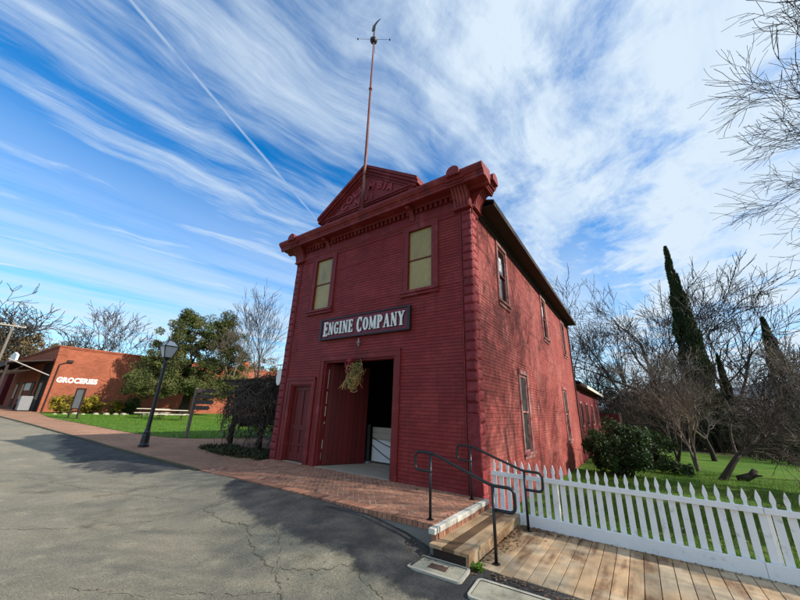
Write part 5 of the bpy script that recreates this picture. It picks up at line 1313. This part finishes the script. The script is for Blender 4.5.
mb = MB(); Wm = Matrix.Translation((-13.1, 4.1, .45)) @ Matrix.Rotation(R_(22), 4, 'Z'); mb.box(-1.5, -.55, .1, 1.4, .55, .2, 0, Wm); mb.box(-1.5, -.6, .2, 1.4, -.55, .5, 0, Wm); mb.box(-1.5, .55, .2, 1.4, .6, .5, 0, Wm); mb.box(-1.2, -.5, -.05, -1.1, .5, .1, 0, Wm); mb.box(1.0, -.5, -.05, 1.1, .5, .1, 0, Wm); mb.build('bed', M['darkwood'], wg)

# ------------------------------------------------------------------ trees left, far
def place(px, py, D):
    p = at(px, py, D); return p
def leafy_far(px, py, D, wpx, label, seed, mt='tanleaf', n=3500, size=.22):
    tp2 = at(px, py, D); g0 = gz(tp2.x, tp2.y); h_ = tp2.z - g0; r = random.Random(seed); t_ = thing('hillside_tree', (tp2.x, tp2.y, g0), label, 'tree', 'trees behind the brick store')
    mb = MB(); mb.tube([(tp2.x, tp2.y, g0-.2), (tp2.x+.2, tp2.y, g0+h_*.3), (tp2.x, tp2.y, g0+h_*.7)], [h_*.03, h_*.022, h_*.01], 7)
    for k in range(9): grow(mb, Vector((tp2.x, tp2.y, g0+h_*r.uniform(.25, .5))), Vector((r.gauss(0, .7), r.gauss(0, .7), 1)).normalized(), h_*.34, h_*.012, 2, r, dict(wob=.2, up=.05, nb=(0, 3, 3), ang=.6, len=(.5, .7), minr=.02))
    mb.build('trunk', M['bark'], t_, fix=False)
    wd_ = wpx*D/FPX*.75; cl = clumps((tp2.x, tp2.y, g0+h_*.60), wd_/2, wd_/2, h_*.38, 34, h_*.09, r, .45)
    leafcloud(cl, n, size, r, .9).build('crown', M[mt], t_, fix=False)
for i, (px, py, D, wp, lab, mt_) in enumerate([
    (2, 322, 80, 34, 'tan leaved tree at the left edge beyond the utility pole', 'tanleaf'),
    (42, 334, 78, 40, 'mixed tan tree below the dark bare oak behind the store', 'tanleaf'),
    (66, 336, 84, 36, 'rounded tan tree above the store corner', 'tanleaf'),
    (92, 342, 90, 34, 'low dark green tree peeping over the store parapet', 'oakleaf'),
    (22, 338, 72, 30, 'brownish tree right behind the store canopy signboard', 'tanleaf'),
    (246, 356, 85, 30, 'tan tree seen between the big evergreen and the firehouse', 'tanleaf'),
    (268, 358, 92, 34, 'greyish wooded crown just left of the firehouse wall', 'tanleaf')]): leafy_far(px, py, D, wp, lab, 50+i, mt_)
def btree(px, py, D, rad, label, seed, **k):
    p = at(px, py, D); g0 = gz(p.x, p.y); return bare_tree('bare_tree', (p.x, p.y, g0), (p.z-g0)*k.pop('hs', 1.0), rad, label, seed, **{'twig': 'darktwig', 'bark': 'darkbark', **k})
btree(34, 306, 75, .42, 'dark gnarled bare oak rising behind the brick store', 61, levels=4, wob=.26, ang=.75, minr=.035, bark='darkbark', twig='darkbark', spread=.7, up=.0)
btree(112, 322, 78, .3, 'small bare tree rising over the store parapet left of the evergreen', 62, levels=4, wob=.2, minr=.03, spread=.7)
btree(270, 300, 36, .16, 'slender bare tree against the sky left of the firehouse', 63, levels=4, wob=.12, ang=.5, minr=.012, spread=.4)
btree(243, 332, 40, .15, 'sparse pinkish bare tree at the right side of the evergreen', 64, levels=4, wob=.14, ang=.6, minr=.012, twig='twigsp')

# ------------------------------------------------------------------ right side: rear wing, garden
rw = thing('rear_wing', (-3, 21, 0), 'low red boarded wing behind the firehouse with pale edged roof', 'building')
mb = MB(); mb.box(-6.4, 13.95, -1, -.12, 27, 3.15); mb.build('wall', M['redrear'], rw)
mb = MB(); r = random.Random(3); y = 13.96
while y < 26.9: mb.box(-.12, y, -.9, -.095 + r.uniform(0, .006), min(y+.19, 27), 3.1, r.gauss(0, .14)); y += .2
mb.build('boarding', M['redrear'], rw)
mb = MB(); mb.prism([(.32, 3.16), (-3.26, 4.5), (-3.26, 4.6), (.32, 3.27)], lambda u, v, d: (u, d, v), 13.9, 27.6); mb.prism([(-6.85, 3.16), (-3.26, 4.5), (-3.26, 4.6), (-6.85, 3.27)][::-1], lambda u, v, d: (u, d, v), 13.9, 27.6); rr2 = mb.build('roof', M['roof'], rw)
mb = MB(); mb.box(.322, 16.3, 3.08, .36, 27.65, 3.26); mb.build('fascia', M['stonewhite'], rr2); mb = MB(); mb.box(-.1, 13.9, 3.10, .30, 27.6, 3.155); mb.build('eave', M['darkwood'], rr2)
for y in (15.9, 18.6, 21.6, 24.8):
    mb = MB(); mb.box(-.09, y-.45, .9, -.05, y-.35, 2.3); mb.box(-.09, y+.35, .9, -.05, y+.45, 2.3); mb.box(-.09, y-.35, 2.2, -.05, y+.35, 2.3); mb.box(-.09, y-.35, .9, -.05, y+.35, 1.0); wo = mb.build('window', M['trimside'], rw); mb = MB(); mb.box(-.092, y-.35, 1.0, -.07, y+.35, 2.2); mb.build('pane', M['pane'], wo)
rl = thing('deck_railing', (.2, 29, -.5), 'solid dark red board railing with pale end post behind the rear wing', 'railing')
mb = MB(); [mb.box(-1.5+k*.21, 27.9, .2, -1.5+k*.21+.2, 27.95, 1.75, .1*math.sin(k*3)) for k in range(13)]; mb.build('boards', M['redrear'], rl); mb = MB(); mb.box(1.23, 27.86, -.9, 1.40, 28.02, 1.9); mb.build('post', M['trimside'], rl)

shrub('garden_bush', (1.75, 10.2, gz(1, 10.2)), 1.35, 1.35, 1.95, 15000, .06, 'bush', 'large glossy dark green bush at the firehouse side wall behind the fence', 36, nc=90, rc=.16)
shrub('garden_bush', (2.9, 14.6, gz(2, 14.6)), 1.2, 1.2, 1.7, 6000, .06, 'bush', 'second dark bush half hidden behind the large glossy one', 37, nc=60, rc=.16)
shrub('low_plant', (3.55, 12.9, gz(3, 12.9)), .75, .6, .52, 2600, .05, 'bush', 'low leafy green plant on the lawn in front of the small bare tree', 38, 'plant', rc=.3)
bare_tree('garden_tree', (4.45, 14.9, gz(4, 14.9)), 4.3, .055, 'small twiggy fruit tree with pale bare twigs on the lawn', 71, levels=3, twig='twigsp', stems=2, wob=.14, ang=.45, minr=.005, spread=.45, trunkfrac=.25, nb=(0, 4, 5, 5), up=.06, tipup=.05)
bare_tree('garden_tree', (4.95, 12.6, gz(5, 12.6)), 4.3, .115, 'dark leaning fruit tree with low wide spreading branches', 72, levels=4, lean=(.62, .25), wob=.22, ang=.7, minr=.005, spread=1.0, trunkfrac=.30, up=-.01, tipup=-.02, bark='darkbark', twig='twigs', nb=(0, 4, 4, 4, 4))
bare_tree('garden_tree', (5.9, 21.5, gz(5, 21)), 5.2, .125, 'dark trunked bare tree at the far lawn edge between fruit trees', 73, levels=4, bark='darkbark', twig='bark', wob=.2, minr=.01, spread=.9)
bare_tree('garden_tree', (4.05, 18.9, gz(5, 19)), 5.0, .075, 'thin paired trunk bare tree at the back of the lawn', 74, levels=4, stems=2, wob=.18, minr=.01, bark='darkbark')
bare_tree('garden_tree', (8.6, 15.5, gz(8, 15)), 4.2, .12, 'bare shrubby tree at the right edge of the lawn', 75, levels=4, wob=.24, minr=.005, spread=1.0, bark='darkbark', twig='twigs', up=.02, nb=(0, 3, 4, 4, 4))
sp2 = thing('stump', (5.85, 13.3, gz(5, 13.3)), 'short dark mossy log sticking up from the lawn by the leaning tree', 'log')
z = gz(5.85, 13.3); mb = MB(); mb.tube([(5.5, 13.2, z+.05), (5.75, 13.28, z+.12), (5.95, 13.33, z+.22), (6.08, 13.36, z+.42)], [.13, .14, .12, .10], 9); mb.build('wood', M['darkbark'], sp2, smooth=True); mb = MB(); mb.tube([(5.95, 13.3, z+.2), (6.2, 13.15, z+.25)], [.05, .03], 6); mb.build('branch_stub', M['darkbark'], sp2)

def cypress(px, py, D, wmax, label, seed, n):
    tp2 = at(px, py, D); g0 = gz(tp2.x, tp2.y); h_ = tp2.z-g0; r = random.Random(seed); t_ = thing('cypress_tree', (tp2.x, tp2.y, g0), label, 'tree', 'slim cypress trees in the garden')
    mb = MB(); mb.tube([(tp2.x, tp2.y, g0-.2), (tp2.x, tp2.y, g0+h_*.5), (tp2.x, tp2.y, g0+h_*.97)], [h_*.014, h_*.008, .02], 8); mb.build('trunk', M['darkbark'], t_, fix=False)
    vs = []; fs = []; tn = []; b = Vector((tp2.x, tp2.y, g0))
    prof = lambda s_: wmax*(min(1, s_*9+.5))*((1-s_)**.72)*(.9+.1*math.sin(s_*40+seed))
    lump = [(r.uniform(0, 6.3), r.random()**1.1, r.uniform(.85, 1.22), r.gauss(0, .2)) for _ in range(150)]
    for k in range(n):
        la, ls, lr, lt = r.choice(lump); s_ = min(.995, max(.012, ls + r.gauss(0, .018))); a = la + r.gauss(0, .35); rad = prof(s_)*lr*(.62+.4*r.random()**.5); p = b + Vector((math.cos(a)*rad, math.sin(a)*rad, s_*h_))
        up2 = (Vector((math.cos(a)*.35, math.sin(a)*.35, 1)) + rand_dir(r)*.3).normalized(); sd = (up2.cross(rand_dir(r))).normalized(); L_ = r.uniform(.12, .34)*(h_/18)**.5; wd_ = L_*.22; i = len(vs)
        vs += [tuple(p-sd*wd_), tuple(p+sd*wd_), tuple(p+up2*L_)]; fs.append((i, i+1, i+2)); tn.append(lt + r.gauss(0, .15))
    mb = MB(); mb.v = vs; mb.f = fs; mb.t = tn; mb.m = [0]*len(fs); mb.build('crown', M['cypress'], t_, fix=False)
cypress(665, 248, 38, 1.35, 'tallest dark cypress standing above the bare garden trees', 81, 42000)
cypress(762, 318, 48, 1.25, 'tall narrow cypress near the right edge before the blue ridge', 82, 24000)
cypress(717, 355, 40, .62, 'short cypress between the two tall ones', 83, 12000)

for i, (px, py, D, rad, lab, kw) in enumerate([
    (640, 262, 46, .42, 'large spreading bare tree behind the tallest cypress', dict(levels=5, wob=.15, ang=.55, minr=.022, spread=.75, trunkfrac=.16, bark='darkbark', twig='darktwig', up=.02, nb=(0, 3, 3, 3, 3, 4))),
    (612, 312, 50, .34, 'bare tree leaning over the rear wing roof', dict(levels=4, wob=.18, ang=.6, minr=.02, spread=.8, trunkfrac=.2)),
    (580, 338, 44, .26, 'knotty bare tree just right of the firehouse eave', dict(levels=4, wob=.24, ang=.7, minr=.018, spread=.6)),
    (700, 282, 52, .36, 'tall bare tree between the large spreading one and the short cypress', dict(levels=5, wob=.15, ang=.55, minr=.02, spread=.7, trunkfrac=.2, nb=(0, 3, 3, 3, 3, 4))),
    (742, 340, 44, .22, 'low bare tree in front of the narrow right cypress', dict(levels=4, wob=.2, ang=.7, minr=.018, spread=.9)),
    (790, 345, 40, .2, 'bare tree with pale twigs at the right edge below the ridge', dict(levels=4, wob=.22, ang=.7, minr=.015, spread=1.0, twig='twigsp')),
    (600, 372, 42, .16, 'thin bare tree in the thicket behind the rear wing', dict(levels=4, wob=.18, minr=.014)),
    (655, 352, 34, .14, 'pale twiggy bare tree in the thicket left of the tall cypress', dict(levels=4, wob=.16, minr=.011, twig='twigsp', spread=.6)),
    (630, 360, 38, .15, 'grey bare tree at the middle of the thicket', dict(levels=4, wob=.16, minr=.012, spread=.6))]):
    btree(px, py, D, rad, lab, 90+i, group='bare trees behind the garden', **kw)

# overhanging tree just right of the frame
bare_tree('bare_tree', (10.5, 6.2, gz(9, 6)), 11.8, .125, 'overhanging bare tree whose fine twigs reach in from the right edge', 131, levels=5, wob=.2, ang=.62, minr=.0062, spread=.6, trunkfrac=.26, up=.015, tipup=.0, nb=(0, 5, 5, 4, 4, 4), lean=(-.05, -.06), bark='darkbark', twig='darktwig', ln=(.55, .78))

for (x, y, hh, rr_, lab, sd) in ((14.8, 11.6, 9.2, 2.7, 'dense evergreen tree added out of view right of the garden to shade the lawn', 151), (13.0, 6.4, 8.0, 2.7, 'smaller evergreen tree added out of view right of the picket fence to shade the lawn', 152)):  # unseen evergreens added to throw shade on the lawn
    r = random.Random(sd); g0 = gz(x, y); t_ = thing('evergreen_tree', (x, y, g0), lab, 'tree')
    mb = MB(); mb.tube([(x, y, g0-.2), (x+.1, y, g0+hh*.4), (x, y, g0+hh*.85)], [.2, .15, .05], 8); mb.build('trunk', M['darkbark'], t_, smooth=True, fix=False)
    cl = clumps((x, y, g0+hh*.34), rr_*.95, rr_*.95, hh*.26, 50, .6, r) + clumps((x, y, g0+hh*.66), rr_*.8, rr_*.8, hh*.30, 50, .6, r)
    leafcloud(cl, 14000, .10, r).build('crown', M['bush'], t_, fix=False)

# thicket: brush that reads as one mass
r = random.Random(140); mb = MB()
for k in range(5200):
    x = r.uniform(-5, 34); y = r.uniform(28, 46) if x < 8 else r.uniform(23, 44); z = gz(x, y); h_ = r.uniform(.8, 3.6); p = Vector((x, y, z)); d = Vector((r.gauss(0, .3), r.gauss(0, .3), 1)).normalized(); e = p + d*h_; tn = r.gauss(0, .25)
    mb.tube([p, p+d*h_*.5+rand_dir(r)*.2, e+rand_dir(r)*.3], [.03, .02, .01], 3, False, tn)
    for q in range(3):
        s_ = p.lerp(e, r.uniform(.3, .95)); mb.tube([s_, s_+(d+rand_dir(r)*.9).normalized()*h_*r.uniform(.2, .45)], [.014, .006], 3, False, tn)
stuff(mb.build('thicket', M['brush'], fix=False), 'brown leafless thicket along the back of the garden', 'thicket')
cl = []
for k in range(900):
    x = r.uniform(-6, 44); y = r.uniform(36, 54); top_ = 5.2 + 1.6*mnoise.noise(Vector((x*.22, y*.1, 4))) - 1.6*sstep(8, 22, x); cl.append((Vector((x, y, gz(x, y) + top_*r.random()**.8)), r.uniform(.6, 1.2), r.gauss(0, .2)))
stuff(leafcloud(cl, 52000, .15, r, .9).build('undergrowth', M['brush'], fix=False), 'dim green brown undergrowth behind the bare garden trees', 'undergrowth')

# board fence, far house
wf = thing('board_fence', (2.5, 44, -.9), 'pale horizontal board fence far behind the garden bush', 'fence')
for k in range(6): mb = MB(); x = 1+k*2.2; z = gz(x, 40); mb.box(x-.06, 39.9, z-.1, x+.06, 40.1, z+1.25); mb.build('post', M['grill'], wf)
for z in (.35, .75, 1.12): mb = MB(); mb.box(.8, 39.86, -.83+z, 12.2, 39.9, -.83+z+.16); mb.build('rail', M['white'], wf)
p = at(762, 406, 52); fh = thing('far_house', (p.x, p.y, -.9), 'pale grey roofed house hidden behind the garden thicket', 'house')
mb = MB(); mb.box(p.x-4, p.y, -1, p.x+4, p.y+6, 2.1); mb.build('wall', M['panelwood'], fh); mb = MB(); mb.prism([(-.5, 2.0), (6.5, 2.0), (3, 3.9)], lambda u, v, d: (d, p.y+u, v), p.x-4.4, p.x+4.4); mb.build('roof', M['greyroof'], fh)
